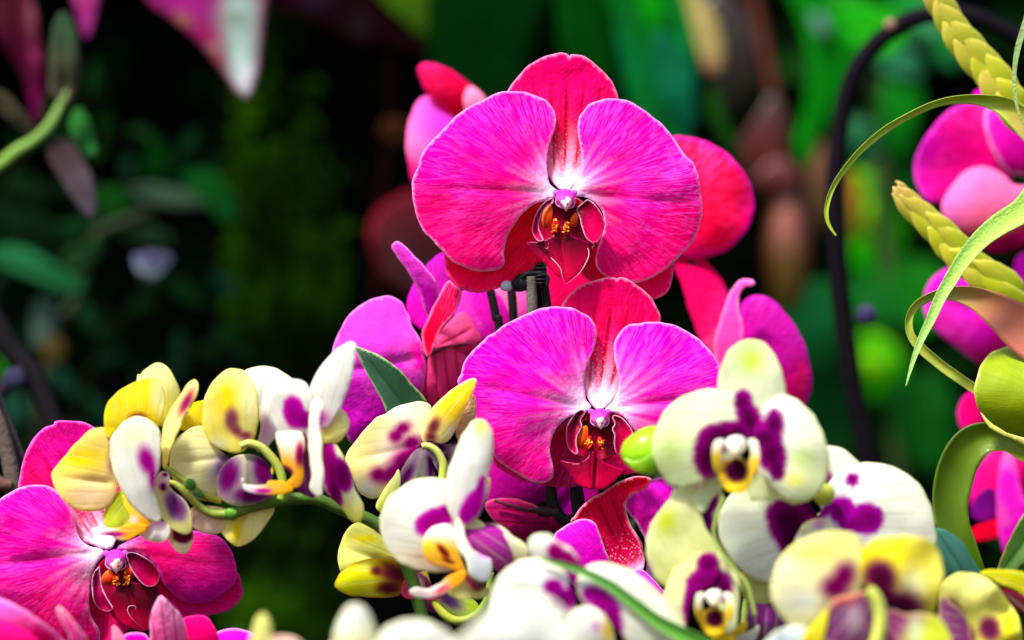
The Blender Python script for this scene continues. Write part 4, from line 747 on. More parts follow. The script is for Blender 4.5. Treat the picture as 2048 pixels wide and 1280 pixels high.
petal('lateral_sepal', y4, F4, [(560, 470), (540, 500), (490, 570), (462, 620), (455, 655), (480, 672), (520, 650), (560, 590), (572, 520)], base=(560, 480), tip=(470, 670), mat=M_YEL, z=26, bow=8, cup=-8, sp=4.5, col=yelf(A((.74, .76, .34)), A((.74, .78, .22)), along=None, patches=[(540, 500, 20, 40, A((.6, .62, .4)))]))
tube('pedicel', y4, F4, [(672, 362), (700, 360), (735, 378), (763, 415), (775, 460), (768, 540)], [7, 7, 7.5, 8, 8.5, 9], M_STEM, lambda s: mixc(A((.50, .50, .16)), A((.46, .56, .06)), s), z=40)
# ---------------------------------------------------------------- Y5
y5 = thing('orchid_flower', F4, (850, 800), 330, 'white moth orchid with tall upright petal and orange lip, in the middle of the spray', 'orchid flower', GY)
petal('petal', y5, F4, [(860, 900), (820, 950), (760, 962), (680, 955), (600, 930), (540, 888), (495, 825), (474, 745), (480, 680), (520, 600), (600, 535), (690, 508), (790, 518), (850, 560), (870, 700)],
      base=(870, 820), tip=(480, 720), mat=M_YEL, z=6, zt=14, bow=18, cup=-22, curl=8, sp=6, col=yelf(W1, A((.80, .80, .68)), along=(-1, .3), lo=.2, hi=1, patches=[(720, 900, 160, 60, A((.86, .74, .55)))], spots=[(725, 720, 88, 60, -25), (790, 680, 46, 40)], soft=.12, edgec=A((.54, .003, .42)), core=A((.28, .002, .14)), cd=.8))
petal('petal', y5, F4, [(990, 580), (975, 560), (985, 520), (997, 515), (994, 560)], base=(980, 560), mat=M_YEL, z=-20, bow=3, sp=4, col=yelf(A((.8, .74, .4)), A((.8, .74, .4))))
petal('dorsal_sepal', y5, F4, [(860, 760), (810, 700), (780, 600), (795, 480), (820, 410), (860, 320), (905, 250), (950, 231), (990, 258), (1012, 315), (1006, 420), (988, 500), (985, 580), (950, 680), (900, 730)],
      base=(860, 760), tip=(960, 232), mat=M_YEL, z=26, zt=18, bow=14, cup=-24, curl=6, sp=6, col=yelf(W1, W1, patches=[(950, 270, 30, 40, PYL)], spots=[(950, 560, 20, 60, 12), (915, 640, 46, 80, 28), (880, 690, 30, 40)], soft=.16, edgec=A((.55, .003, .44)), core=A((.3, .002, .2)), cd=.6))
petal('petal', y5, F4, [(880, 900), (840, 840), (828, 760), (840, 700), (862, 720), (885, 800), (915, 850), (965, 880), (1003, 900), (1004, 960), (985, 998), (945, 1004), (900, 970)],
      base=(850, 730), tip=(985, 990), mat=M_YEL, z=50, zt=6, bow=12, roll=14, curl=5, sp=5, col=yelf(W1, A((.78, .82, .84)), along=None, spots=[(975, 880, 40, 14, 10)], soft=.5, edgec=LIL, core=LIL))
petal('lateral_sepal', y5, F4, [(870, 765), (920, 745), (985, 740), (1040, 760), (1085, 830), (1105, 905), (1060, 950), (1030, 955), (980, 900), (915, 870)], base=(870, 765), tip=(1080, 920), mat=M_YEL, z=16, bow=10, cup=-12, curl=4, sp=5, col=yelf(A((.46, .003, .36)), A((.18, .001, .12)), along=(0.2, 1), lo=.1, hi=.7, rim=A((.6, .05, .5)), patches=[(900, 870, 26, 20, MGB)]))
petal('lateral_sepal', y5, F4, [(960, 740), (1000, 725), (1050, 740), (1110, 790), (1165, 830), (1172, 885), (1130, 905), (1085, 890), (1040, 800)], base=(980, 740), tip=(1165, 880), mat=M_YEL, z=6, bow=10, cup=-12, curl=5, sp=5, col=yelf(W1, CRM, along=None, spots=[(1010, 755, 50, 20, 25)], soft=.3, edgec=MGB))
petal('lateral_sepal', y5, F4, [(860, 760), (900, 700), (950, 715), (975, 745), (920, 760), (880, 790)], base=(870, 770), mat=M_YEL, z=10, bow=6, sp=4, col=yelf(A((.72, .74, .45)), W2))
lp = petal('lip', y5, F4, [(860, 960), (800, 940), (720, 920), (684, 880), (676, 820), (700, 765), (745, 735), (805, 735), (830, 790), (850, 870), (880, 950)], base=(870, 950), tip=(700, 780), mat=M_YEL, z=44, bow=14, cup=-12, curl=4, sp=4,
           col=yelf(A((.88, .56, .02)), A((.9, .84, .82)), along=(0, -1), lo=.35, hi=.75, patches=[(700, 860, 34, 50, A((.88, .60, .02))), (790, 900, 60, 24, A((.86, .5, .01)))], spots=[(775, 860, 18, 46, -40), (800, 905, 34, 10, 20)], soft=.35, edgec=A((.4, .08, .03)), core=A((.12, .01, .02)), rim=None))
petal('lip_tip', lp, F4, [(870, 950), (885, 975), (850, 1020), (800, 1050), (740, 1075), (690, 1082), (640, 1075), (612, 1050), (640, 1030), (700, 1035), (760, 1010), (800, 975)], base=(870, 960), tip=(620, 1060), mat=M_YEL, z=56, bow=6, sp=4, zf=y5['pz'],
      col=yelf(A((.87, .50, .01)), A((.9, .82, .78)), along=None, lo=.3, hi=.65, spots=[(770, 1040, 40, 14, -30)], soft=.6, edgec=A((.8, .3, .3)), core=A((.75, .1, .2)), rim=None))
petal('lip_base', lp, F4, [(880, 960), (940, 975), (975, 1000), (960, 1040), (920, 1050), (870, 1000)], base=(880, 960), mat=M_YEL, z=36, bow=5, sp=4, zf=y5['pz'], col=yelf(A((.22, .003, .07)), A((.2, .002, .06))))
petal('lateral_sepal', y5, F4, [(800, 1060), (850, 1000), (900, 1000), (950, 1040), (990, 1030), (1000, 1060), (960, 1080), (880, 1085)], base=(880, 1010), mat=M_YEL, z=20, bow=6, sp=4, col=yelf(A((.72, .72, .34)), A((.8, .78, .4)), along=None))
# ---------------------------------------------------------------- Y6
y6 = thing('orchid_flower', F4, (640, 1000), 70, 'bright yellow-green moth orchid with maroon stain, hanging below the stalk near the bottom centre', 'orchid flower', GY)
petal('petal', y6, F4, [(560, 950), (480, 900), (400, 905), (300, 955), (277, 930), (275, 870), (292, 810), (322, 750), (362, 722), (400, 704), (480, 700), (560, 760), (620, 900)],
      base=(590, 940), tip=(290, 840), mat=M_YEL, z=-12, bow=10, cup=-14, crease=5, curl=4, wav=4, sp=5, col=yelf(A((.76, .74, .18)), A((.78, .78, .30)), along=None, patches=[(400, 800, 60, 20, A((.84, .76, .04)))]))
petal('lateral_sepal', y6, F4, [(650, 975), (600, 945), (555, 900), (520, 883), (440, 896), (360, 912), (300, 945), (272, 980), (259, 1020), (285, 1050), (340, 1070), (440, 1078), (540, 1078), (590, 1045), (605, 1000)],
      base=(640, 980), tip=(262, 1015), mat=M_YEL, z=10, zt=8, bow=10, cup=-16, curl=5, wav=3, sp=4.5, col=yelf(A((.74, .66, .05)), A((.72, .74, .02)), along=None, patches=[(400, 930, 50, 26, A((.86, .80, .22)))], spots=[(540, 965, 92, 52, 28), (520, 1030, 66, 36), (460, 950, 30, 26)], soft=.4, edgec=A((.34, .10, .05)), core=A((.10, .01, .03)), rim=A((.75, .4, .08)), rima=.7, rimw=5))
petal('lip', y6, F4, [(580, 1070), (583, 1010), (610, 970), (650, 958), (690, 975), (720, 1020), (760, 1060), (740, 1090), (640, 1092)], base=(690, 1080), tip=(600, 980), mat=M_LIP, z=24, bow=8, cup=12, curl=-6, sp=3.5, col=yelf(A((.24, .03, .07)), A((.34, .02, .06)), along=None, spots=[(650, 1010, 30, 36)], edgec=A((.5, .3, .4)), core=A((.55, .35, .4)), soft=.6, rim=A((.4, .02, .06)), rima=.9, rimw=5))
blob('column', y6, F4, (640, 1025), 22, 26, 22, M_YEL, (.75, .55, .62), z=34, seg=14)
petal('lip_lobe', y6, F4, [(650, 1092), (700, 1090), (740, 1110), (740, 1150), (690, 1140), (660, 1120)], base=(700, 1085), mat=M_YEL, z=-6, bow=4, sp=4, col=yelf(A((.5, .003, .3)), A((.4, .002, .2)), along=None, rim=None))
petal('dorsal_sepal', y6, F4, [(720, 1030), (760, 1040), (820, 1055), (890, 1075), (930, 1100), (940, 1130), (900, 1170), (840, 1185), (790, 1150), (745, 1090)], base=(730, 1040), tip=(900, 1170), mat=M_YEL, z=2, bow=10, cup=-12, curl=4, sp=4.5, col=yelf(A((.42, .50, .16)), A((.50, .62, .08)), along=None, spots=[(800, 1090, 80, 34, 35)], soft=.5, edgec=A((.2, .16, .2)), core=A((.08, .02, .12)), rim=A((.6, .66, .12))))
tube('pedicel', y6, F4, [(680, 955), (695, 1010), (725, 1080), (765, 1145), (820, 1185), (880, 1185), (940, 1150), (985, 1080), (1000, 960)], [8, 8, 8, 9, 9, 9, 9, 8, 7], M_STEM, lambda s: mixc(A((.62, .62, .06)), A((.20, .30, .04)), sm(.2, .8, s)), z=22)
# ---------------------------------------------------------------- Y7 bottom edge white blurs
y7 = thing('orchid_flower', F4, (560, 1320), 1000, 'very blurred plain white petals of a moth orchid on the bottom edge, left of centre', 'orchid flower', GY)
petal('petal', y7, F4, [(240, 1360), (250, 1280), (272, 1200), (308, 1130), (355, 1108), (405, 1130), (440, 1190), (455, 1260), (450, 1360)], base=(350, 1370), tip=(355, 1108), mat=M_YEL, z=0, bow=14, cup=-18, curl=8, sp=8, col=yelf(CRM, W1, along=(0, -1), lo=.2, hi=.9))
petal('petal', y7, F4, [(440, 1370), (465, 1270), (510, 1212), (600, 1185), (700, 1192), (790, 1235), (850, 1300), (880, 1370)], base=(660, 1400), tip=(640, 1185), mat=M_YEL, z=20, bow=14, cup=-18, curl=8, sp=8, col=yelf(W1, W1, along=(0, -1), spots=()))
petal('petal', y7, F3, [(1100, 1350), (1110, 1260), (1130, 1190), (1160, 1162), (1190, 1190), (1202, 1260), (1205, 1350)], base=(1155, 1370), tip=(1160, 1162), mat=M_YEL, z=-60, bow=10, cup=-10, sp=7, col=yelf(A((.8, .78, .34)), A((.8, .78, .34)), along=(0, -1)))
petal('petal', y7, F3, [(1180, 1350), (1200, 1275), (1260, 1262), (1330, 1290), (1350, 1350)], base=(1265, 1370), mat=M_YEL, z=-60, bow=8, sp=7, col=yelf(A((.85, .6, .6)), A((.85, .65, .6))))
# ---------------------------------------------------------------- Y8 bottom centre
y8 = thing('orchid_flower', F5, (620, 850), 600, 'white moth orchid with two deep purple patches at bottom centre, behind a green blade', 'orchid flower', GY)
petal('dorsal_sepal', y8, F5, [(640, 700), (600, 640), (500, 590), (400, 580), (320, 540), (303, 490), (322, 435), (370, 407), (440, 410), (500, 455), (580, 500), (640, 580), (670, 640)], base=(650, 690), tip=(320, 440), mat=M_YEL, z=-16, bow=14, cup=-14, curl=7, sp=7, col=yelf(W1, W1, spots=[(490, 530, 56, 66, -40), (560, 560, 60, 40, 35), (610, 610, 60, 44, 30)], soft=.22, edgec=A((.42, .003, .24)), core=A((.16, .002, .06)), cd=.7))
petal('petal', y8, F5, [(600, 900), (520, 930), (400, 960), (200, 1000), (60, 960), (60, 860), (85, 760), (135, 665), (225, 590), (340, 560), (450, 590), (540, 650), (580, 720), (610, 800)], base=(610, 820), tip=(80, 820), mat=M_YEL, z=6, bow=18, cup=-18, curl=8, sp=8, col=yelf(A((.86, .86, .82)), A((.78, .84, .76)), along=None, spots=[(470, 745, 66, 52), (530, 820, 76, 60, 40), (590, 760, 34, 100)], soft=.12, edgec=A((.46, .003, .38)), core=A((.22, .002, .14)), cd=.8))
petal('petal', y8, F5, [(640, 820), (620, 740), (640, 660), (700, 612), (800, 595), (900, 615), (1000, 660), (1100, 740), (1220, 870), (1320, 1030), (1350, 1150), (1000, 1150), (860, 1000), (720, 900)], base=(650, 800), tip=(1300, 1050), mat=M_YEL, z=8, bow=18, cup=-18, curl=8, sp=8, col=yelf(A((.88, .88, .84)), A((.78, .82, .62)), along=None, spots=[(770, 830, 120, 66, 32), (850, 920, 56, 90, -8), (700, 800, 60, 44), (880, 1040, 36, 90)], soft=.10, edgec=A((.46, .003, .38)), core=A((.22, .002, .14)), cd=.75))
lp = petal('lip', y8, F5, [(600, 1150), (560, 1030), (565, 930), (620, 885), (700, 870), (780, 915), (840, 990), (860, 1080), (850, 1150)], base=(700, 1160), tip=(680, 870), mat=M_YEL, z=40, bow=12, cup=-12, curl=5, sp=6, col=yelf(W1, W1, patches=[(820, 1030, 40, 90, A((.85, .66, .02))), (700, 950, 40, 26, A((.85, .68, .55)))], spots=[(740, 1000, 26, 30)], soft=.8, edgec=A((.65, .4, .6)), core=A((.6, .3, .55))))
y8b = thing('orchid_flower', F5, (300, 1150), 1350, 'large white blur of orchid petal closest to the lens at the bottom edge, centre', 'orchid flower', GY)
petal('petal', y8b, F5, [(-250, 1200), (-120, 1060), (-30, 980), (60, 905), (160, 838), (280, 802), (400, 812), (500, 870), (570, 960), (620, 1060), (640, 1200)], base=(260, 1300), tip=(290, 800), mat=M_YEL, z=0, bow=18, cup=-18, curl=10, sp=12, col=yelf(W1, W1, along=(0, -1)))
S9 = [(548, 292, 38, 44), (575, 365, 50, 66, -20), (455, 440, 96, 58, -12), (402, 525, 52, 84), (525, 425, 66, 44), (455, 575, 66, 30), (678, 385, 42, 62), (635, 445, 64, 48), (668, 515, 58, 74), (690, 575, 32, 50)]
S11 = [(745, 790, 98, 100), (840, 738, 66, 44), (735, 870, 44, 50), (955, 742, 50, 58), (1008, 800, 60, 40), (1062, 778, 66, 62), (1001, 620, 27, 27)]
S10 = [(404, 966, 44, 46), (400, 1040, 78, 50), (345, 1110, 40, 90, 12), (345, 1220, 34, 80), (470, 1060, 34, 60)]
# ---------------------------------------------------------------- Y9 big open flower at right
y9 = thing('orchid_flower', F6, (570, 440), 460, 'open greenish white moth orchid with purple centre and yellow lip, beside the bright green bud', 'orchid flower', GY)
petal('dorsal_sepal', y9, F6, [(600, 430), (520, 360), (450, 260), (450, 190), (468, 125), (500, 75), (545, 45), (592, 38), (645, 60), (690, 120), (715, 190), (727, 270), (700, 340)], base=(600, 430), tip=(590, 38), mat=M_YEL, z=-10, zt=-4, bow=12, cup=-14, curl=6, sp=7, col=yelf(PW, W2, along=(0, -1), patches=[(583, 125, 55, 60, A((.55, .68, .10)))], spots=S9, soft=.08, edgec=A((.40, .003, .30)), core=A((.14, .001, .08))))
petal('lateral_sepal', y9, F6, [(540, 520), (480, 560), (400, 600), (370, 650), (345, 700), (380, 760), (420, 700), (480, 640), (560, 600)], base=(540, 530), tip=(360, 720), mat=M_YEL, z=-20, bow=4, sp=7, col=yelf(W2, W2, along=None))
petal('lateral_sepal', y9, F6, [(580, 520), (560, 620), (580, 700), (620, 700), (700, 700), (760, 720), (800, 700), (740, 600), (660, 540)], base=(580, 520), mat=M_YEL, z=-20, bow=4, sp=7, col=yelf(PGR, W2, along=None))
petal('petal', y9, F6, [(590, 410), (570, 470), (500, 560), (430, 610), (360, 640), (290, 655), (235, 630), (195, 565), (174, 485), (190, 405), (238, 325), (305, 272), (380, 248), (450, 247), (520, 275), (575, 340)], base=(590, 430), tip=(180, 470), mat=M_YEL, z=6, zt=4, bow=16, cup=-22, curl=9, sp=7,
      col=yelf(PW, A((.76, .84, .50)), along=None, lo=.25, hi=1.0, patches=[(250, 500, 50, 70, A((.66, .78, .34)))], spots=S9, soft=.08, edgec=A((.30, .002, .20)), core=A((.07, .001, .04)), cd=.95, rim=PGR))
petal('petal', y9, F6, [(590, 420), (620, 350), (640, 305), (690, 272), (740, 273), (800, 310), (845, 360), (880, 425), (900, 500), (905, 580), (880, 650), (835, 695), (780, 712), (720, 695), (660, 640), (610, 570)], base=(590, 430), tip=(890, 560), mat=M_YEL, z=8, zt=4, bow=16, cup=-22, curl=9, sp=7,
      col=yelf(A((.86, .87, .80)), A((.78, .84, .56)), along=None, lo=.3, hi=1.0, patches=[(790, 530, 50, 40, A((.66, .78, .34))), (760, 620, 40, 30, PYL)], spots=S9, soft=.08, edgec=A((.30, .002, .22)), core=A((.08, .001, .05)), cd=.95, rim=A((.8, .8, .2))))
pale_lip(y9, F6, (520, 520), 88)
# its bud
bd = thing('orchid_bud', F6, (120, 500), 330, 'plump lime green unopened orchid bud left of the open greenish white flower', 'orchid bud')
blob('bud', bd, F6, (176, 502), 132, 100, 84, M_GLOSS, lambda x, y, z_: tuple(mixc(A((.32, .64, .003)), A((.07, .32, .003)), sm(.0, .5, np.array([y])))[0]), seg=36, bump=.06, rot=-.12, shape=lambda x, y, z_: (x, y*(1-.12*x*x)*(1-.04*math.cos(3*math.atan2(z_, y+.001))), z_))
petal('bud_scale', bd, F6, [(190, 590), (130, 592), (85, 565), (55, 525), (90, 540), (140, 530), (200, 500)], base=(195, 560), tip=(55, 525), mat=M_GLOSS, z=48, bow=12, cup=-6, sp=5, col=plain((.20, .50, .01), (.35, .65, .01)))
tube('pedicel', bd, F6, [(190, 510), (260, 540), (330, 600), (400, 700)], [16, 12, 9, 8], M_STEM, (.34, .50, .06), z=-10)
# ---------------------------------------------------------------- Y10
y10 = thing('orchid_flower', F6, (400, 1060), 440, 'pale green-yellow moth orchid half turned, purple marked, below the open greenish white flower', 'orchid flower', GY)
petal('dorsal_sepal', y10, F6, [(450, 1040), (380, 1090), (270, 1080), (200, 1040), (165, 980), (148, 915), (158, 830), (195, 760), (245, 700), (262, 660), (345, 640), (365, 700), (385, 790), (430, 870), (480, 950), (500, 1000)], base=(430, 1050), tip=(250, 690), mat=M_YEL, z=-6, bow=16, cup=-20, curl=8, sp=7,
      col=yelf(A((.72, .76, .34)), A((.78, .80, .50)), along=None, patches=[(235, 790, 46, 60, A((.56, .64, .03)))], rim=W2, spots=S10, soft=.1, edgec=A((.36, .003, .24)), core=A((.16, .001, .10))))
petal('petal', y10, F6, [(430, 1050), (350, 1100), (320, 1200), (300, 1290), (230, 1290), (215, 1180), (225, 1080), (260, 1000), (300, 960), (370, 920), (430, 930), (450, 1000)], base=(430, 1040), tip=(240, 1280), mat=M_YEL, z=10, bow=14, cup=-14, sp=7, col=yelf(A((.78, .78, .44)), A((.84, .84, .60)), along=None, spots=S10, soft=.1, edgec=A((.36, .003, .24)), core=A((.16, .001, .10))))
petal('petal', y10, F6, [(430, 1040), (445, 930), (480, 940), (520, 990), (535, 1060), (530, 1150), (520, 1230), (480, 1260), (450, 1150)], base=(435, 1040), tip=(520, 1200), mat=M_YEL, z=4, bow=8, sp=7, col=yelf(A((.76, .78, .48)), W2, along=None, spots=S10, edgec=PUR))
petal('lateral_sepal', y10, F6, [(380, 640), (350, 620), (330, 640), (340, 720), (380, 790), (410, 830), (440, 760), (470, 690), (440, 640)], base=(400, 820), tip=(370, 630), mat=M_YEL, z=-30, bow=10, cup=10, sp=6, col=yelf(W2, LIL, along=None, lo=.5, hi=1, spots=[(400, 700, 44, 56), (395, 770, 24, 56, -20)], soft=.12, edgec=A((.36, .003, .36)), core=A((.14, .002, .12))))
pale_lip(y10, F6, (430, 1140), 72)
tube('pedicel', y10, F6, [(470, 690), (440, 780), (430, 850), (470, 930), (525, 1000), (570, 1060), (600, 1180)], [3, 3.5, 3.5, 4, 4, 4, 4], M_STEM, (.36, .46, .10), z=34)
# ---------------------------------------------------------------- Y11
y11 = thing('orchid_flower', F6, (860, 790), 330, 'broad white moth orchid with round purple dots, behind the two yellow flowers at lower right', 'orchid flower', GY)
petal('dorsal_sepal', y11, F6, [(880, 760), (850, 640), (850, 540), (865, 490), (905, 477), (965, 492), (1010, 530), (1030, 560), (980, 640), (930, 720)], base=(880, 760), tip=(920, 478), mat=M_YEL, z=-16, bow=10, cup=-12, curl=6, sp=7, col=yelf(W1, W1, spots=[(895, 640, 30, 60)], soft=.3, edgec=MGB))
petal('petal', y11, F6, [(860, 780), (800, 830), (720, 920), (690, 1010), (650, 1045), (580, 1020), (510, 960), (460, 880), (445, 800), (465, 730), (520, 660), (600, 620), (700, 660), (800, 700)], base=(860, 770), tip=(480, 840), mat=M_YEL, z=4, bow=16, cup=-18, curl=8, sp=7, col=yelf(A((.86, .86, .82)), A((.80, .86, .74)), along=None, patches=[(600, 660, 120, 60, A((.76, .84, .56)))], spots=S11, soft=.1, edgec=A((.34, .002, .24)), core=A((.07, .0, .04)), cd=.95))
petal('petal', y11, F6, [(860, 780), (900, 700), (900, 640), (940, 590), (1010, 556), (1090, 550), (1180, 570), (1265, 625), (1318, 710), (1342, 800), (1340, 900), (1200, 930), (1040, 900), (940, 840)], base=(870, 780), tip=(1330, 760), mat=M_YEL, z=8, bow=16, cup=-20, curl=8, sp=7, col=yelf(A((.87, .86, .84)), A((.86, .87, .76)), along=None, spots=S11, soft=.1, edgec=A((.42, .003, .38)), core=A((.20, .002, .12)), cd=.85))
petal('lip', y11, F6, [(800, 800), (840, 780), (890, 785), (930, 830), (900, 880), (820, 900), (760, 880), (780, 830)], base=(850, 870), mat=M_YEL, z=30, bow=8, sp=5, col=yelf(W1, A((.84, .8, .5)), along=None, patches=[(860, 800, 26, 22, A((.8, .4, .7)))]))
petal('lateral_sepal', y11, F6, [(540, 1000), (640, 1030), (680, 1060), (670, 1120), (600, 1130), (550, 1100)], base=(620, 1010), mat=M_YEL, z=-20, bow=6, sp=6, col=yelf(A((.60, .66, .26)), A((.6, .66, .26))))
blob('bud', y11, F6, (885, 680), 44, 48, 36, M_GLOSS, (.55, .60, .06), z=36, seg=16, rot=.5)
# ---------------------------------------------------------------- Y12 foreground back-facing yellow flower
y12 = thing('orchid_flower', F6, (1060, 1060), 700, 'yellow moth orchid seen from behind with two dark brown blotches, front of lower right group', 'orchid flower', GY)
petal('petal', y12, F6, [(1040, 1060), (980, 1120), (900, 1180), (800, 1230), (740, 1220), (690, 1160), (664, 1080), (680, 985), (740, 900), (840, 845), (940, 830), (1020, 850), (1055, 940)], base=(1050, 1060), tip=(690, 1010), mat=M_YEL, z=0, bow=18, cup=-20, curl=9, sp=8, col=yelf(A((.80, .76, .34)), A((.84, .82, .56)), along=None, lo=.3, hi=1, patches=[(820, 920, 100, 34, A((.82, .74, .22))), (800, 1120, 80, 60, W1)], spots=[(965, 1012, 48, 58, 30), (930, 1062, 64, 50)], soft=.5, edgec=A((.34, .03, .18)), core=A((.16, .004, .06)), cd=.8))
petal('petal', y12, F6, [(1060, 1070), (1030, 1000), (1035, 930), (1070, 880), (1130, 856), (1220, 850), (1310, 862), (1355, 915), (1376, 1000), (1362, 1100), (1320, 1180), (1230, 1200), (1140, 1140)], base=(1060, 1065), tip=(1360, 980), mat=M_YEL, z=6, bow=18, cup=-24, curl=9, wav=6, sp=8, col=yelf(A((.80, .70, .03)), A((.82, .76, .22)), along=None, lo=.3, hi=1.1, patches=[(1250, 1060, 60, 80, CRM)], spots=[(1115, 1020, 68, 80, -25), (1195, 1150, 100, 76), (1135, 1085, 66, 40, 40)], soft=.35, edgec=A((.20, .03, .08)), core=A((.05, .005, .025)), cd=.95))
petal('lip', y12, F6, [(1060, 1080), (1000, 1090), (930, 1110), (885, 1170), (870, 1240), (900, 1300), (1060, 1310), (1120, 1240), (1110, 1140)], base=(1060, 1080), tip=(900, 1290), mat=M_YEL, z=34, bow=16, cup=-16, curl=-6, sp=7, col=yelf(A((.17, .008, .12)), A((.20, .04, .16)), along=None, patches=[(1010, 1190, 40, 60, A((.55, .42, .5))), (960, 1110, 60, 24, A((.5, .02, .06)))], rim=A((.8, .45, .25)), rima=.9, rimw=12))
petal('lateral_sepal', y12, F6, [(900, 1150), (860, 1190), (800, 1260), (790, 1320), (860, 1320), (890, 1240)], base=(890, 1160), mat=M_YEL, z=40, bow=8, sp=7, col=yelf(A((.80, .72, .08)), A((.80, .72, .08))))
petal('lateral_sepal', y12, F6, [(1120, 1160), (1220, 1170), (1300, 1170), (1370, 1200), (1400, 1320), (1140, 1320)], base=(1130, 1170), tip=(1330, 1320), mat=M_YEL, z=10, bow=10, sp=7, col=yelf(A((.3, .04, .18)), A((.72, .76, .12)), along=None, lo=.3, hi=.7, patches=[(1260, 1240, 30, 60, W2)]))
petal('lateral_sepal', y12, F6, [(640, 1320), (660, 1262), (720, 1228), (800, 1222), (860, 1260), (860, 1320)], base=(760, 1330), mat=M_YEL, z=20, bow=8, sp=7, col=yelf(A((.74, .80, .84)), A((.8, .84, .84))))
tube('pedicel', y12, F6, [(1062, 1075), (1090, 1100), (1112, 1150), (1118, 1220), (1095, 1320)], [13, 14, 14, 15, 15], M_STEM, (.56, .62, .10), z=66)
# ---------------------------------------------------------------- Y13
y13 = thing('orchid_flower', F8, (600, 1200), 430, 'ruffled yellow moth orchid at the bottom right corner with purple-brown centre', 'orchid flower', GY)
petal('petal', y13, F8, [(560, 1240), (520, 1200), (495, 1140), (505, 1085), (530, 1055), (575, 1038), (640, 1048), (700, 1090), (740, 1140), (775, 1200), (785, 1320), (640, 1320)], base=(580, 1260), tip=(640, 1045), mat=M_YEL, z=0, bow=14, cup=-18, curl=8, wav=10, sp=7, col=yelf(A((.80, .76, .20)), A((.82, .80, .34)), along=None, patches=[(740, 1230, 40, 60, A((.82, .76, .02)))], spots=[(675, 1240, 38, 46, -25), (545, 1185, 34, 50, -20), (570, 1270, 50, 50)], soft=.35, edgec=A((.30, .07, .10)), core=A((.12, .015, .07))))
petal('lateral_sepal', y13, F8, [(500, 1130), (540, 1150), (590, 1200), (610, 1320), (500, 1320)], base=(590, 1230), mat=M_YEL, z=16, bow=6, sp=7, col=yelf(A((.24, .04, .18)), A((.34, .12, .24)), along=None))
petal('lateral_sepal', y13, F8, [(640, 1040), (700, 1028), (800, 1040), (850, 1080), (840, 1140), (760, 1100), (690, 1070)], base=(830, 1100), tip=(640, 1035), mat=M_YEL, z=-50, bow=8, sp=7, col=yelf(A((.66, .66, .06)), A((.70, .66, .03)), along=None))
petal('lip', y13, F8, [(715, 1098), (770, 1110), (840, 1150), (850, 1240), (790, 1180), (740, 1150)], base=(840, 1200), mat=M_YEL, z=-30, bow=4, sp=6, col=yelf(A((.10, .005, .02)), A((.2, .01, .03)), rim=A((.5, .01, .08))))
# dark small flower at the bottom between y10 and y12
y14 = thing('orchid_flower', F6, (640, 1190), 380, 'dark purple heart of a half-hidden orchid low between the pale green and yellow flowers', 'orchid flower', GY)
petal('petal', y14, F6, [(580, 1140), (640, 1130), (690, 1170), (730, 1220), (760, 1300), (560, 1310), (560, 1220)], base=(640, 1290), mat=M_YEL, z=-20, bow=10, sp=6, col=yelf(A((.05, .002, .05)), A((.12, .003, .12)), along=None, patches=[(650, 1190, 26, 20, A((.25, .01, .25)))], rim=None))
petal('lip', y14, F6, [(560, 1290), (500, 1285), (480, 1262), (520, 1262), (590, 1235), (612, 1215), (616, 1240), (600, 1280)], base=(600, 1260), mat=M_YEL, z=10, bow=6, sp=5, col=yelf(A((.80, .78, .78)), A((.80, .78, .7)), along=None))
petal('side_lobe', y14, F6, [(420, 1310), (440, 1240), (500, 1235), (560, 1200), (562, 1240), (520, 1265), (500, 1310)], base=(470, 1300), mat=M_YEL, z=20, bow=6, sp=5, col=yelf(A((.82, .66, .02)), A((.82, .66, .02)), along=None))
def cyl_col(a, b): return lambda s: mixc(A(a), A(b), s)
# ---------------------------------------------------------------- stalks of the pale orchids
st = thing('orchid_stalk', F3, (1030, 720), 150, 'green flower stalk with nodes running under the pale blooms, left of centre', 'flower stalk')
tube('stem', st, F3, [(720, 585), (770, 590), (830, 640), (880, 690), (940, 722), (1020, 722), (1100, 695), (1200, 670), (1310, 655), (1400, 660), (1500, 700), (1620, 745), (1700, 800), (1770, 900), (1830, 1050), (1890, 1300), (1920, 1500)],
     [5, 6, 7.5, 8, 9, 11, 11, 12, 12, 12, 12.5, 13, 13, 13.5, 14, 14, 15], M_STEM, lambda s: mixc(A((.36, .42, .05)), A((.07, .15, .02)), sm(.05, .5, s)), z=6, zs=[10, 10, 8, 6, 6, 6, 2, -2, -6, -10, -20, -30, -34, -40, -50, -60, -60], bump=.08)
blob('node', st, F3, (1022, 722), 34, 28, 28, M_STEM, (.10, .28, .02), z=14, seg=16, bump=.15)
tube('branch', st, F3, [(728, 515), (790, 560), (850, 600), (900, 640), (980, 665)], [5, 6, 7, 8, 8], M_STEM, cyl_col((.30, .36, .05), (.40, .34, .03)), z=-4)
blob('bract', st, F3, (838, 592), 26, 24, 16, M_STEM, (.06, .22, .02), z=8, seg=14, bump=.2)
blob('bract', st, F3, (876, 632), 30, 16, 14, M_STEM, (.05, .2, .03), z=10, seg=14, bump=.2, rot=.7)
tube('branch', st, F3, [(1060, 425), (1100, 412), (1150, 428), (1185, 460), (1230, 520), (1250, 600), (1240, 660)], [7, 8, 8.5, 9, 9, 9, 9], M_STEM, cyl_col((.52, .50, .12), (.30, .42, .03)), z=40)
blob('seed', st, F3, (1203, 530), 8, 22, 8, M_STEM, (.8, .6, .01), z=30, seg=10)
st2 = thing('orchid_stalk', F6, (620, 1000), 300, 'pale green flower stalk among the crowded white blooms at lower right', 'flower stalk')
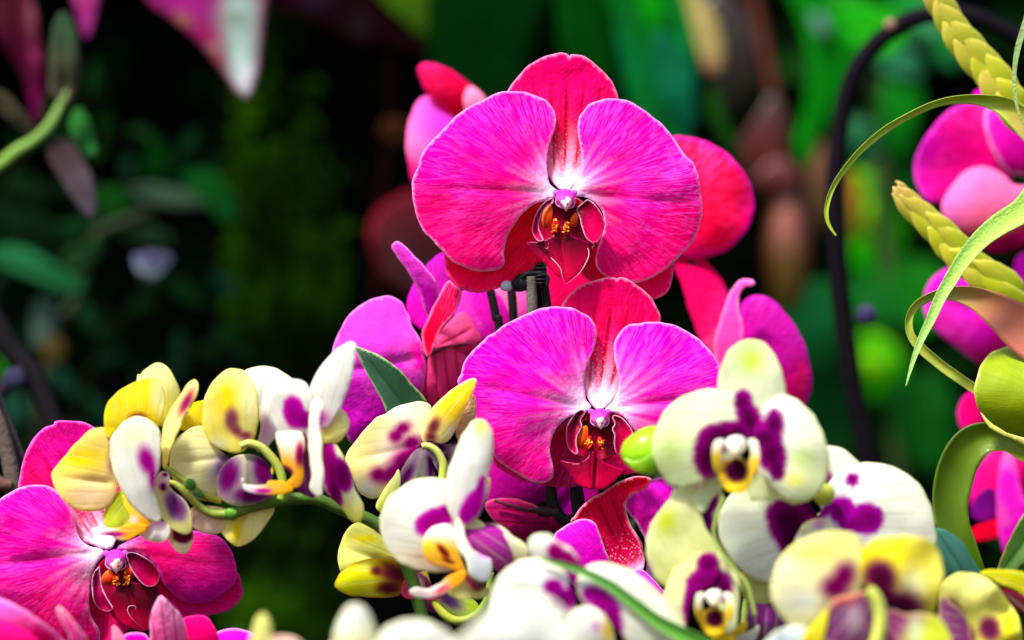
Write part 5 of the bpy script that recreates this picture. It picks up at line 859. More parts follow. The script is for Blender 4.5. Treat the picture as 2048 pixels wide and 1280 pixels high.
tube('stem', st2, F6, [(880, 760), (760, 860), (640, 980), (585, 1060), (560, 1180), (560, 1400), (580, 1600)], [7, 8, 8, 8, 9, 10, 10], M_STEM, (.34, .44, .08), z=-30)
# green blade in front of Y8
bl = ribbon('orchid_leaf', None, F5, [(380, 560), (480, 600), (600, 635), (720, 685), (850, 760), (980, 860), (1120, 970), (1260, 1050), (1420, 1130), (1560, 1220)], [6, 16, 24, 30, 34, 38, 44, 52, 60, 60], M_GLOSS, lambda a, s: mixc(mixc(A((.05, .22, .02)), A((.10, .36, .03)), sm(-.5, .5, a)), A((.70, .80, .60)), sm(.75, 1.0, a)*.7), zf=620, fold=10, twist=[20]*10)
tag(bl, 'slender green blade crossing in front of the white flower at bottom centre', 'leaf')
# dark green pointed leaf
dl = thing('orchid_leaf', F2, (400, 860), 60, 'dark green pointed leaf against the magenta petal, left of the second flower', 'leaf')
petal('leaf_blade', dl, F2, [(166, 545), (210, 562), (280, 592), (350, 640), (430, 720), (490, 790), (515, 840), (500, 900), (380, 930), (320, 868), (290, 800), (240, 715), (200, 640), (176, 580)], base=(440, 900), tip=(166, 545), mat=M_LEAF, z=0, zt=-10, bow=10, cup=16, crease=6, curl=2, sp=5, col=yelf(A((.012, .07, .030)), A((.010, .05, .022)), along=None, rim=A((.35, .5, .12)), rima=.7, rimw=2.5, stri=.8))
tube('stem', dl, F2, [(440, 890), (440, 960), (450, 1050), (470, 1200)], [9, 8, 8, 8], M_STEM, (.03, .10, .02), z=-8)

# ---------------------------------------------------------------- stakes, clip, canes
ck = thing('plant_stake', F1, (690, 1100), -60, 'black plant stake with ribbed clip under the highest flower', 'plant stake')
tube('rod', ck, F1, [(722, 1080), (735, 1180), (750, 1290), (780, 1450), (815, 1700), (850, 1950), (870, 2100), (900, 2500)], 8.5, M_BLACK, (.012, .012, .014), z=0)
for i, (yy, r) in enumerate([(1052, 3), (1066, 8), (1082, 12), (1100, 13), (1117, 15), (1136, 17), (1152, 15)]):
    blob('clip_ring', ck, F1, (705+i*2.0, yy), r*2.37, 8.5, r*2.37*.9, M_BLACK, (.012, .012, .016), z=16, seg=20)
blob('clip_arm', ck, F1, (622, 1152), 46, 44, 40, M_BLACK, (.014, .012, .018), z=14, seg=20, bump=.3)
tube('clip_bar', ck, F1, [(590, 1160), (640, 1112), (690, 1105), (745, 1120), (742, 1165)], [5, 5, 4.5, 4, 4], M_BLACK, (.014, .014, .016), z=24)
gl = blob('clip_gem', ck, F1, (552, 1164), 33, 28, 24, M_GLOSS, (.55, .66, .75), z=12, seg=20)
cn = thing('plant_cane', F1, (675, 1200), -40, 'grey-brown flower stem held by the black ribbed clip', 'flower stem')
tube('stem', cn, F1, [(668, 1120), (672, 1200), (678, 1300), (700, 1500), (740, 1800), (780, 2200), (800, 2600)], [11, 11, 11, 11, 11, 11, 11], M_BARK, (.11, .10, .075), zs=[0, 0, 0, -20, -110, -150, -150], bump=.06)
for k, (pts, lab) in enumerate([([(474, 1180), (490, 1250), (505, 1330), (520, 1420)], 'thin black wire stem, left of the two behind the gap between the large flowers'), ([(572, 1150), (580, 1240), (585, 1330), (590, 1500)], 'thin black wire stem nearest the clear gem, in the gap between the large flowers')]):
    t_ = thing('orchid_wire', F1, pts[0], -190, lab, 'support wire'); tube('rod', t_, F1, pts+[(pts[-1][0]+60, 2600)], 9, M_BLACK, (.012, .012, .012), z=0)
fk = thing('forked_stem', F5, (540, 320), -70, 'black forked flower stem under the second large flower', 'flower stem')
tube('stem', fk, F5, [(440, 20), (452, 110), (462, 200), (490, 265), (530, 315), (580, 345), (640, 420), (700, 700), (760, 1100)], [11, 11, 12, 12, 12, 11, 11, 12, 12], M_BLACK, (.012, .014, .012), z=0, bump=.08)
tube('branch', fk, F5, [(500, 275), (450, 268), (410, 268), (370, 262)], [12, 10, 11, 9], M_BLACK, (.035, .022, .02), z=4, bump=.2)
tube('branch', fk, F5, [(530, 315), (570, 302), (605, 296), (640, 280)], [8, 6, 6, 6], M_BLACK, (.014, .016, .014), z=2, bump=.2)
rd = thing('plant_stake', F5, (620, 150), -78, 'straight black stake right of the forked stem, below the second large flower', 'plant stake')
tube('rod', rd, F5, [(600, 20), (616, 110), (635, 220), (665, 420), (720, 800), (780, 1300)], 13, M_BLACK, (.008, .012, .009), z=0)

ar = thing('wire_arch', F7, (150, 900), -1150, 'tall black wire arch with a side knob, blurred behind the right-hand flowers', 'plant support')
tube('arch_rod', ar, F7, [(1180, 2400), (1170, 1400), (1140, 800), (1080, 440), (980, 260), (900, 170), (800, 110), (680, 60), (560, 55), (440, 80), (320, 160), (230, 270), (180, 400), (155, 560), (140, 760), (145, 950), (160, 1150), (190, 1400), (220, 1600), (260, 1760), (290, 1900), (330, 2200), (380, 2600)],
     [17]*9+[18]*5+[20]*9, M_WIRE, (.006, .004, .007), z=0)
blob('knob', ar, F7, (268, 1262), 42, 44, 40, M_WIRE, (.04, .03, .09), z=10, seg=18)
blob('knob', ar, F7, (362, 100), 26, 26, 24, M_WIRE, (.25, .12, .10), z=10, seg=14)
lr = thing('trellis_rod', G2, (100, 900), -900, 'dark blurred crossed rods with a shiny joint at the left edge', 'plant support')
tube('rod', lr, G2, [(-320, -300), (-160, 250), (-60, 560), (0, 690), (60, 800), (130, 880), (190, 960), (250, 1100), (310, 1250), (400, 1500), (480, 1900)], 22, M_WIRE, (.012, .009, .012), z=0)
tube('rod', lr, G2, [(-700, 3000), (-400, 1800), (-80, 1150), (20, 1010), (90, 945), (170, 840)], 14, M_WIRE, (.02, .012, .02), z=-20)
blob('joint', lr, G2, (80, 955), 62, 66, 50, M_WIRE, (.03, .028, .06), z=20, seg=20, bump=.2)
lr2 = thing('bamboo_cane', F3, (30, 500), -260, 'grey-brown cane leaning in from the left edge beside the magenta flower', 'cane')
tube('cane', lr2, F3, [(-300, -500), (-60, 180), (0, 330), (30, 440), (55, 560), (60, 640), (40, 900), (20, 1400)], [13, 14, 15, 16, 17, 17, 17, 17], M_BARK, (.10, .075, .06), z=0)
tube('cane_thin', lr2, F3, [(-260, -500), (-40, 120), (10, 260), (60, 380), (110, 520), (140, 640), (180, 1000)], 8, M_BARK, (.05, .035, .04), z=-30)
tube('cane_thin', lr2, F3, [(-40, 560), (0, 590), (50, 600)], [14, 14, 10], M_BARK, (.14, .06, .05), z=20)

for (pts, z_, lab) in [([(1330, 440), (1405, 570), (1410, 680), (1340, 900), (1200, 1300), (1150, 2400)], -500, 'dark flower stem carrying the soft-focus flowers behind the right petals'),
                       ([(1000, 300), (1060, 420), (1120, 640), (1130, 1000), (1110, 2400)], -720, 'dark flower stem behind the highest flower, carrying the blurred flower at its left'),
                       ([(222, 950), (235, 1060), (262, 1200), (300, 1700), (320, 2400)], -8, 'flower stem hidden behind the magenta flower at bottom left')]:
    t_ = thing('orchid_stem', F0, pts[0], z_, lab, 'flower stem'); tube('stem', t_, F0, pts, 7, M_STEM, (.03, .05, .015), z=-30, bump=.08)  # orchid flower stems, added behind the blooms to carry them

# ---------------------------------------------------------------- right hand: braided spikes and strap leaves
rsp = random.Random(4)
def spike(F, pts, widths, zf, label, n, tipc):
    t_ = thing('bromeliad_spike', F, pts[-1], zf, label, 'flower spike', 'braided bromeliad spikes')
    C = catmull([list(p)+[w] for p, w in zip(pts, widths)], 20)
    seg = np.linalg.norm(np.diff(C[:, :2], axis=0), axis=1); Lc = np.concatenate([[0], np.cumsum(seg)])
    tube('axis', t_, F, pts, [w*.45/F[2] for w in widths], M_STEM, (.5, .55, .08), z=-6)
    for i in range(n):
        f = (n-1-i)/(n)            # from the far (thick) end to the tip so that each bract overlaps the next
        s = Lc[-1]*(1-f*0.985-.01)
        pos = np.array([np.interp(Lc[-1]-s, Lc, C[:, k]) for k in range(3)])
        p2 = np.array([np.interp(Lc[-1]-s-8, Lc, C[:, k]) for k in range(3)])
        p3 = np.array([np.interp(Lc[-1]-s+8, Lc, C[:, k]) for k in range(3)])
        d = p2[:2]-p3[:2]; d /= np.linalg.norm(d)+1e-9     # toward the tip
        l = np.array([-d[1], d[0]]); sd = 1 if i % 2 else -1
        ln = Lc[-1]/n*2.9; wd = pos[2]*1.1
        tt = i/(n-1)
        cA = mixc(A((.54, .56, .006)), A(tipc), np.array([max(0, tt-.55)*2.0]))[0]
        cA = mixc(cA, A((.74, .48, .10)), np.array([rsp.uniform(0, .55)]))[0]; ln *= rsp.uniform(.88, 1.12); wd *= rsp.uniform(.92, 1.06)
        ln = min(ln, .62*(Lc[-1]-s)+14)
        sh = [(-.4, -.1), (-.3, .7), (.1, .98), (.6, 1.02), (1.0, .86), (1.32, .5), (1.5, .22), (1.2, -.02), (.7, -.2), (.1, -.3)]
        o = [tuple(pos[:2]+d*a*ln*.9+l*sd*b*wd) for a, b in sh]
        petal('bract', t_, F, o, base=o[0], tip=tuple(pos[:2]+d*1.1*ln*.9+l*sd*.34*wd), mat=M_GLOSS, z=4+(i % 2)*2, zt=16, bow=5, cup=-4, curl=1.5, sp=5,
              col=yelf(A((.34, .42, .002)), cA, along=None, lo=.2, hi=1.0, rim=A((.78, .66, .16)), rima=.6, rimw=4, stri=.6))
    return t_
spike(F7, [(500, -60), (590, 60), (650, 160), (720, 250), (790, 330), (850, 420), (930, 520)], [38, 48, 56, 62, 66, 68, 64], -300, 'braided yellow-green bromeliad spike entering from the top right corner', 16, (.66, .36, .12))
spike(F7, [(392, 734), (430, 800), (500, 880), (580, 950), (660, 1030), (740, 1100), (830, 1150), (920, 1210)], [6, 32, 46, 56, 62, 66, 64, 57], -270, 'braided yellow-green bromeliad spike with orange tip, right of the black wire arch', 15, (.80, .28, .20))
gcol = lambda c1, c2, c3=None: (lambda a, s: mixc(mixc(A(c1), A(c2), s), A(c3 if c3 is not None else c2), sm(.6, 1, np.abs(a))*.5))
def leaf_thing(F, pts, hw, zf, label, mat, col, **kw):
    o = ribbon('strap_leaf', None, F, pts, hw, mat, col, zf=zf, **kw); tag(o, label, 'leaf', 'curling bromeliad leaves'); return o
leaf_thing(F7, [(1060, 600), (960, 540), (890, 478), (820, 425), (740, 395), (640, 390), (540, 410), (440, 455), (340, 515), (250, 590), (180, 670), (130, 750), (106, 830), (112, 890), (145, 944)], [70, 64, 54, 40, 28, 22, 18, 17, 16, 14, 12, 10, 9, 7, 3], -40, 'long thin curling leaf arching left from the right edge, its tip hooked down', M_GLOSS, (lambda a, s: mixc(mixc(A((.66, .30, .12)), A((.42, .56, .02)), sm(0, .3, s)), A((.5, .66, .12)), sm(.6, 1, np.abs(a))*.5)), fold=9, twist=[0, 0, 0, 10, 30, 40, 40, 40, 30, 30, 30, 20, 10, 0, 0])
leaf_thing(F7, [(980, 740), (896, 840), (800, 900), (720, 965), (650, 1050), (600, 1130), (560, 1200), (525, 1280), (490, 1350), (455, 1440), (424, 1545)], [60, 52, 46, 38, 32, 28, 24, 20, 16, 10, 2], 40, 'silvery green pointed blade slanting down in front of the lower braided spike', M_SCALY, gcol((.46, .74, .06), (.40, .74, .14), (.34, .70, .14)), fold=8, twist=[-15]*11)
leaf_thing(F8, [(900, 250), (800, 180), (720, 120), (640, 70), (560, 45), (490, 45), (420, 80), (388, 130), (392, 190), (430, 240), (500, 300), (560, 345), (620, 385), (700, 430)], [90, 84, 66, 46, 30, 22, 16, 14, 14, 18, 18, 18, 18, 16], -30, 'looping strap leaf with pink inner side, curled back below the lower spike', M_GLOSS, lambda a, s: mixc(A((.66, .18, .12)), A((.42, .48, .05)), sm(.1, .45, s)), fold=8, twist=[0, 0, 0, 10, 20, 40, 30, 20, 0, -10, -10, 0, 0, 0])
leaf_thing(F7, [(920, 20), (896, 110), (872, 190), (858, 280), (860, 370), (872, 440), (895, 500)], [10, 13, 12, 9, 8, 6, 2], 60, 'short thin blade hanging at the upper right edge beside the spike', M_SCALY, gcol((.36, .55, .2), (.34, .5, .08)), fold=4)
# the rolled leaf: its outline, bulging like a tube
rl = thing('strap_leaf', F8, (760, 420), 10, 'broad glossy olive leaf rolled into a tube at the right edge', 'leaf', 'curling bromeliad leaves')
petal('leaf_blade', rl, F8, [(900, 250), (800, 236), (735, 236), (685, 255), (645, 300), (622, 360), (620, 410), (640, 465), (680, 512), (735, 546), (800, 562), (900, 590)], base=(900, 420), tip=(620, 400), mat=M_GLOSS, z=0, bow=0, cup=-95, curl=0, sp=7, th=4, col=yelf(A((.28, .40, .002)), A((.32, .42, .003)), along=None, rim=A((.62, .62, .12)), rima=.8, rimw=6, stri=.5))
petal('leaf_fold', rl, F8, [(640, 470), (690, 515), (750, 548), (820, 568), (920, 590), (920, 660), (820, 600), (740, 560), (680, 530)], base=(900, 620), tip=(640, 470), mat=M_GLOSS, z=14, bow=8, sp=6, col=yelf(A((.58, .44, .14)), A((.56, .52, .05)), along=None))
leaf_thing(F8, [(880, 660), (800, 612), (740, 572), (670, 560), (610, 582), (565, 640), (540, 720), (530, 800), (545, 880), (590, 960), (640, 1050)], [30, 34, 40, 54, 66, 70, 70, 64, 58, 40, 20], -50, 'arched olive strap leaf framing the magenta folds at lower right', M_GLOSS, gcol((.20, .30, .002), (.03, .11, .001), (.08, .18, .002)), fold=14, twist=[0, 0, 0, 0, 5, 10, 10, 10, 10, 10, 10])
lf = thing('strap_leaf', F8, (560, 1000), 120, 'dark blue-green leaf between the white flower and the olive arch', 'leaf')
petal('leaf_blade', lf, F8, [(560, 1090), (500, 1040), (470, 960), (460, 890), (482, 880), (525, 892), (575, 930), (615, 990), (645, 1050), (640, 1090)], base=(610, 1090), tip=(475, 885), mat=M_LEAF, z=0, bow=8, cup=-18, crease=6, sp=5, col=yelf(A((.02, .10, .08)), A((.03, .14, .10)), along=None, rim=A((.06, .25, .12)), stri=1))
lf2 = thing('strap_leaf', F8, (760, 960), 60, 'dark green pointed blade rising to the right at the bottom right edge', 'leaf')
petal('leaf_blade', lf2, F8, [(690, 1080), (695, 1040), (715, 985), (750, 905), (800, 820), (900, 700), (900, 960), (800, 1010), (750, 1060), (715, 1095)], base=(860, 850), tip=(690, 1085), mat=M_LEAF, z=0, bow=8, cup=14, crease=5, sp=6, col=yelf(A((.05, .16, .01)), A((.05, .14, .01)), along=None, rim=A((.3, .10, .03)), rima=.7, stri=.8))

# ---------------------------------------------------------------- background plants (soft)
def zd(d): return (1-d)/K
def bleaf(name, d, F, pts, base, tip, c1, c2, label=None, parent=None, group=None, cat='leaf', bow=40, cup=-50, crease=14, spots=(), edgec=None, core=None, patches=(), rim=None, mat=None, z=0, soft=.4, wav=10, along=None):
    root = parent
    if root is None: root = thing(name, F, base, zd(d), label, cat, group)
    petal('leaf_blade', root, F, pts, base=base, tip=tip, mat=mat or M_SHADE, z=z, zt=30, bow=bow*.4, cup=cup*.35, crease=crease, wav=wav, sp=14, th=5,
          col=yelf(A(c1), A(c2), along=along, spots=spots, edgec=A(edgec) if edgec is not None else PUR, core=A(core) if core is not None else DPU, patches=patches, rim=A(rim) if rim is not None else None, rima=.9, rimw=12, soft=soft))
    return root
# top left caladium leaves
q = bleaf('caladium_leaf', 1.28, G1, [(860, -200), (900, 10), (1000, 90), (1130, 190), (1240, 300), (1340, 420), (1440, 560), (1500, 612), (1540, 570), (1575, 450), (1600, 260), (1620, 60), (1600, -200)], (1250, -260), (1510, 600), (.20, .004, .10), (.20, .004, .10),
          'blurred caladium leaf with white and magenta patches hanging at the top left', along=(1, 0), patches=[(1460, 330, 105, 230, (.42, .62, .54)), (1500, 500, 60, 90, (.6, .62, .66)), (1470, 60, 110, 200, (.34, .50, .42)), (1440, 110, 60, 40, (.16, .22, .14)), (1130, 20, 150, 90, (.34, .006, .20)), (1250, 330, 70, 60, (.30, .20, .10)), (1345, 400, 42, 110, (.34, .0, .03)), (1270, 210, 80, 50, (.30, .0, .08)), (1080, 130, 80, 50, (.22, .12, .02))], rim=(.22, .01, .06), bow=30)
bleaf('caladium_leaf', 1.35, G1, [(-60, -100), (130, -60), (220, 60), (245, 250), (265, 450), (262, 640), (225, 800), (205, 760), (180, 600), (120, 420), (0, 250), (-80, 100)], (60, -150), (225, 800), (.05, .0, .01), (.09, .0, .03),
      'dark crimson caladium leaf with pink streak at the left edge', patches=[(195, 80, 28, 130, (.34, .08, .12)), (225, 320, 26, 60, (.5, .04, .16)), (225, 650, 26, 150, (.20, .0, .09))])
bleaf('caladium_leaf', 1.35, G1, [(440, -60), (600, -60), (590, 60), (560, 170), (530, 235), (500, 170), (470, 70)], (520, -100), (530, 235), (.30, .04, .18), (.3, .02, .2), 'small magenta caladium leaf tip hanging from the top edge at left', patches=[(520, 30, 26, 60, (.42, .0, .1))])
dk = thing('caladium_leaf', G3, (700, -50), zd(1.6), 'dark maroon caladium leaves filling the top edge, left of the green leaves', 'leaf')
bleaf('x', 1.6, G3, [(120, -80), (520, -80), (760, -40), (880, 120), (1000, 250), (1060, 320), (960, 280), (820, 240), (640, 220), (440, 140), (260, 60)], (520, -120), (1000, 300), (.025, .001, .006), (.05, .002, .012), parent=dk, patches=[(640, 150, 60, 60, (.05, .03, .03)), (400, 0, 80, 26, (.12, .05, .12)), (230, 20, 50, 26, (.10, .0, .02))])
bleaf('x', 1.6, G3, [(740, -60), (1010, -60), (1060, 80), (1080, 220), (1050, 250), (980, 190), (880, 110), (800, 40)], (860, -120), (1060, 240), (.16, .42, .01), (.14, .34, .01), parent=dk, z=60)
dk['label'] = 'maroon and lime leaves overlapping at the top edge, left of the broad green leaves'
rl_ = thing('maroon_leaf', G3, (900, 1200), zd(1.5), 'dull red rounded leaf in soft focus left of the highest flower', 'leaf')
bleaf('x', 1.5, G3, [(690, 1290), (700, 1180), (740, 1110), (820, 1060), (920, 1020), (1000, 1060), (1100, 1300), (1150, 1500), (900, 1560), (750, 1450)], (1000, 1450), (740, 1110), (.10, .03, .035), (.13, .01, .02), parent=rl_, rim=(.28, .002, .02))
bleaf('x', 1.5, G3, [(740, 700), (770, 640), (840, 625), (920, 650), (940, 740), (860, 780), (770, 770)], (930, 720), (750, 690), (.05, .015, .004), (.05, .012, .004), parent=rl_, z=30)
tube('stem', rl_, G3, [(800, 300), (800, 500), (790, 800), (740, 1100), (720, 1600)], 9, M_SHADE, (.02, .003, .002), z=-60)
# yellow-green curved stem with leaf, left
cs = thing('leafy_vine', G1, (0, 1010), zd(1.22), 'curved yellow-green stem with grey-green leaf rising at the left edge', 'vine')
tube('stem', cs, G1, [(-900, 2400), (-700, 1700), (-380, 1270), (-120, 1080), (0, 1000), (100, 920), (200, 860), (280, 790), (330, 720), (370, 640), (420, 540)], [13, 13, 12, 11, 11, 11, 10, 10, 10, 8, 5], M_STEM, cyl_col((.16, .36, .005), (.18, .30, .08)), z=0)
bleaf('x', 1.22, G1, [(380, 640), (300, 560), (300, 400), (310, 260), (330, 140), (380, 70), (440, 130), (480, 260), (495, 420), (470, 560), (420, 640)], (400, 640), (380, 80), (.10, .08, .05), (.03, .07, .03), parent=cs)
bleaf('x', 1.22, G1, [(180, 830), (60, 740), (-60, 640), (-80, 540), (30, 560), (120, 650), (200, 760)], (190, 820), (-60, 560), (.07, .05, .04), (.06, .05, .02), parent=cs, z=-40)
bleaf('x', 1.22, G1, [(300, 860), (420, 850), (500, 950), (560, 1080), (590, 1220), (580, 1340), (540, 1330), (460, 1240), (360, 1080), (290, 960)], (330, 850), (565, 1340), (.055, .03, .035), (.12, .09, .12), parent=cs, z=-20)
bleaf('x', 1.22, G1, [(420, 760), (470, 660), (520, 690), (570, 800), (590, 920), (560, 960), (480, 900)], (430, 740), (570, 950), (.02, .14, .02), (.02, .16, .03), parent=cs, z=-80)
# leafy plant, left middle (each leaf a part)
lp_ = thing('shrub', G1, (900, 1200), zd(1.5), 'loose green-leaved shrub in deep shade, left of the flowers', 'shrub', 'blurred shrubs behind')
tube('stem', lp_, G2, [(900, 0), (700, 100), (500, 200), (420, 500), (300, 700), (200, 1200), (150, 2200)], 9, M_STEM, (.04, .06, .02), z=-30)
LV = [(G1, [(880, 1060), (890, 930), (950, 850), (1010, 870), (1050, 960), (1040, 1060), (960, 1090)], (960, 1100), (960, 850), (.005, .17, .01)),
      (G1, [(1100, 1060), (1180, 1030), (1290, 1040), (1380, 1120), (1450, 1240), (1440, 1360), (1340, 1340), (1230, 1220), (1140, 1140)], (1100, 1060), (1450, 1340), (.005, .16, .015)),
      (G1, [(780, 1160), (900, 1120), (1060, 1140), (1200, 1190), (1260, 1260), (1120, 1270), (940, 1240)], (780, 1170), (1260, 1260), (.09, .17, .10)),
      (G1, [(590, 1170), (720, 1140), (790, 1200), (740, 1300), (600, 1340)], (780, 1200), (600, 1300), (.01, .13, .01)),
      (G2, [(-40, 260), (60, 240), (180, 270), (300, 350), (430, 430), (450, 500), (360, 505), (200, 440), (60, 370), (-40, 340)], (-60, 290), (450, 480), (.02, .22, .07)),
      (G2, [(380, 470), (440, 520), (500, 600), (600, 700), (620, 760), (520, 740), (420, 640)], (380, 480), (610, 750), (.01, .07, .02)),
      (G2, [(180, 560), (240, 540), (310, 600), (290, 720), (220, 800), (170, 760)], (220, 540), (200, 800), (.10, .18, .14)),
      (G2, [(220, 760), (280, 720), (340, 760), (340, 860), (270, 900)], (240, 740), (320, 880), (.08, .05, .01)),
      (G2, [(330, 330), (370, 260), (440, 250), (480, 200), (560, 240), (500, 360), (400, 400)], (340, 360), (550, 240), (.02, .09, .02)),
      (G2, [(180, 260), (230, 180), (330, 120), (450, 90), (600, 30), (640, 60), (540, 130), (380, 200)], (180, 250), (640, 40), (.01, .10, .02)),
      (G2, [(600, 150), (740, 120), (880, 160), (940, 220), (860, 270), (700, 240)], (600, 150), (930, 240), (.015, .05, .02)),
      (G2, [(20, 1020), (120, 1040), (170, 1140), (120, 1220), (30, 1180)], (20, 1040), (120, 1210), (.01, .07, .04)),
      (G2, [(-20, 860), (20, 850), (30, 950), (-10, 960)], (0, 850), (0, 960), (.02, .25, .01)),
      (G1, [(40, 1080), (180, 1060), (300, 1140), (240, 1230), (80, 1200)], (40, 1090), (290, 1200), (.01, .05, .01)),
      (G1, [(-60, 1250), (160, 1270), (320, 1330), (420, 1480), (240, 1490), (60, 1400)], (-60, 1300), (400, 1460), (.006, .035, .01))]
for i, (F, pts, b, t_, c) in enumerate(LV): bleaf('x', 1.5, F, pts, b, t_, tuple(x*.75 for x in c), tuple(x*.45 for x in c), parent=lp_, z=(i*37 % 160)-80)
sh2 = thing('shrub', G1, (1000, 1500), zd(1.55), 'fine-leaved dark green shrub with arching twigs, far left in the shade', 'shrub', 'blurred shrubs behind')
rs = random.Random(21)
for tw in [[(40, 900), (60, 700), (120, 520), (210, 400), (330, 330), (450, 310)], [(120, 1000), (160, 800), (240, 640), (330, 560), (430, 540)], [(0, 800), (-20, 620), (40, 480), (110, 380), (180, 300), (300, 240)], [(200, 1000), (230, 860), (300, 760), (390, 700), (470, 690)], [(-40, 500), (30, 330), (110, 240), (220, 180)]]:
    zz = rs.uniform(-250, 200); tube('twig', sh2, F0, tw, [7, 6, 5, 4, 3, 2][:len(tw)], M_SHADE, (.03, .05, .015), z=zz)
    Cw = catmull(tw, 5)
    for i in range(3, len(Cw)-1, 2):
        c = Cw[i]; d = Cw[i+1]-Cw[i-1]; d /= np.linalg.norm(d); sd = 1 if (i//2) % 2 else -1
        a = math.atan2(d[1], d[0])+sd*rs.uniform(.5, 1.1); ln = rs.uniform(50, 105); wd = ln*rs.uniform(.14, .24)
        u = np.array((math.cos(a), math.sin(a))); v = np.array((-u[1], u[0]))
        pp = [tuple(c+u*ln*x+v*wd*y) for x, y in ((0, 0), (.2, .7), (.5, 1), (.8, .6), (1.05, 0), (.8, -.55), (.5, -.95), (.2, -.6))]
        g_ = rs.uniform(.02, .13); petal('leaf', sh2, F0, pp, base=pp[0], tip=pp[4], mat=M_SHADE, z=zz+rs.uniform(-30, 30), zt=rs.uniform(-40, 50), cup=-6, bow=5, sp=22, th=3, col=plain((g_*.15, g_, g_*rs.uniform(.05, .5))))
wf = thing('small_white_flower', G2, (800, 340), zd(1.38), 'tiny pale bluish-white blossom alone in the dark at left', 'small flower')
petal('petal', wf, G2, [(715, 300), (760, 295), (840, 300), (915, 300), (880, 370), (830, 415), (780, 418), (730, 370)], base=(810, 295), tip=(805, 418), mat=M_YEL, z=0, bow=14, cup=-14, sp=8, col=yelf(A((.20, .22, .36)), A((.24, .30, .36)), along=None, rim=None))
petal('petal', wf, G2, [(730, 300), (790, 280), (860, 282), (910, 300), (850, 330), (780, 330)], base=(810, 280), mat=M_YEL, z=12, bow=8, sp=8, col=yelf(A((.10, .09, .20)), A((.12, .11, .22)), along=None, rim=None))
# broad green leaves behind the highest flower
bl_ = thing('bird_nest_fern', G4, (700, 700), zd(1.55), 'broad strap-leaved green plant behind the highest flower', 'plant', 'blurred plants behind')
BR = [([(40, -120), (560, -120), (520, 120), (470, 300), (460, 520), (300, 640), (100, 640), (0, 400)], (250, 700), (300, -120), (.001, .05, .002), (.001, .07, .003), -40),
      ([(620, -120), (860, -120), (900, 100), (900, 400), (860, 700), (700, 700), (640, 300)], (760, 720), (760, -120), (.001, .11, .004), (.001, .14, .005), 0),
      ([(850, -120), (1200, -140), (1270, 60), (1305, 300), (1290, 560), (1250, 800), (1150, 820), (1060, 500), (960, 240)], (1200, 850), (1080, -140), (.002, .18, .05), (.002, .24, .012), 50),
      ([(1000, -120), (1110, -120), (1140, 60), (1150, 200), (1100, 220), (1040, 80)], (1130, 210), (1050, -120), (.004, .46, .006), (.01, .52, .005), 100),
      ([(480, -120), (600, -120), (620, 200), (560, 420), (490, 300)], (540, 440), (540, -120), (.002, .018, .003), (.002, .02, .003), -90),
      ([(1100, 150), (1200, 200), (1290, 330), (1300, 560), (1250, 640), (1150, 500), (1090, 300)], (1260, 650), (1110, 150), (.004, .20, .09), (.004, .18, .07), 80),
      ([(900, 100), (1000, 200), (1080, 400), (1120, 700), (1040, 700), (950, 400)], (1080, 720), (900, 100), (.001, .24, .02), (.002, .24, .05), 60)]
for pts, b, t_, c1, c2, z_ in BR: bleaf('x', 1.55, G4, pts, b, t_, c1, c2, parent=bl_, z=z_)
yb = thing('dry_leaf', G4, (1330, 100), zd(1.5), 'buff yellow withered leaf tip right of the broad green leaves', 'leaf')
bleaf('x', 1.5, G4, [(1230, -60), (1300, -40), (1370, 40), (1420, 140), (1440, 240), (1420, 350), (1350, 360), (1310, 260), (1270, 100)], (1250, -60), (1400, 350), (.38, .30, .10), (.36, .26, .10), parent=yb, patches=[(1350, 330, 50, 34, (.3, .09, .06))])
rg = thing('arching_leaf', G4, (1900, 600), zd(1.6), 'mid green curved leaves left of the black wire arch', 'plant')
bleaf('x', 1.6, G4, [(1720, -120), (1880, -120), (1960, 60), (2060, 200), (2080, 350), (1990, 520), (1900, 700), (1820, 820), (1780, 700), (1830, 500), (1840, 250), (1780, 60)], (1800, 800), (1800, -120), (.001, .22, .003), (.001, .20, .004), parent=rg, z=20)
bleaf('x', 1.6, G4, [(1380, 420), (1440, 560), (1500, 720), (1560, 860), (1480, 760), (1400, 640), (1350, 540)], (1500, 860), (1390, 420), (.01, .10, .008), (.02, .12, .01), parent=rg, z=0)
bleaf('x', 1.6, G4, [(1850, 80), (1900, 60), (1950, 110), (1950, 180), (1900, 190)], (1860, 70), (1940, 190), (.06, .16, .13), (.06, .15, .1), parent=rg, z=60)
bleaf('x', 1.6, G4, [(1960, 60), (2150, 20), (2300, 100), (2280, 260), (2120, 300), (2020, 220)], (1980, 80), (2280, 260), (.004, .34, .004), (.02, .38, .004), parent=rg, z=-40)
# pitcher plant
pt = thing('pitcher_plant', G5, (330, 500), zd(1.62), 'blurred pinkish brown pitcher plant with red lid, between the right flowers and the wire arch', 'pitcher plant')
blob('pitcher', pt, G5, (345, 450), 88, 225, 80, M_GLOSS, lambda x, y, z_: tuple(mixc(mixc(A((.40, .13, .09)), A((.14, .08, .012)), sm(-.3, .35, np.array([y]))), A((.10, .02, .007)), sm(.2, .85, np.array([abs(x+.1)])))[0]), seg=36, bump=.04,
     shape=lambda x, y, z_: (x*(.86+.3*y) if y < .3 else x*(.95-.1*y), y, z_))
petal('lid', pt, G5, [(180, 160), (240, 60), (300, -20), (340, 40), (345, 140), (320, 220), (260, 280), (200, 250)], base=(300, 250), tip=(290, -10), mat=M_LEAF, z=30, bow=20, cup=-16, sp=14, col=yelf(A((.12, .0, .008)), A((.035, .001, .002)), along=None, lo=.2, hi=.8, rim=None))
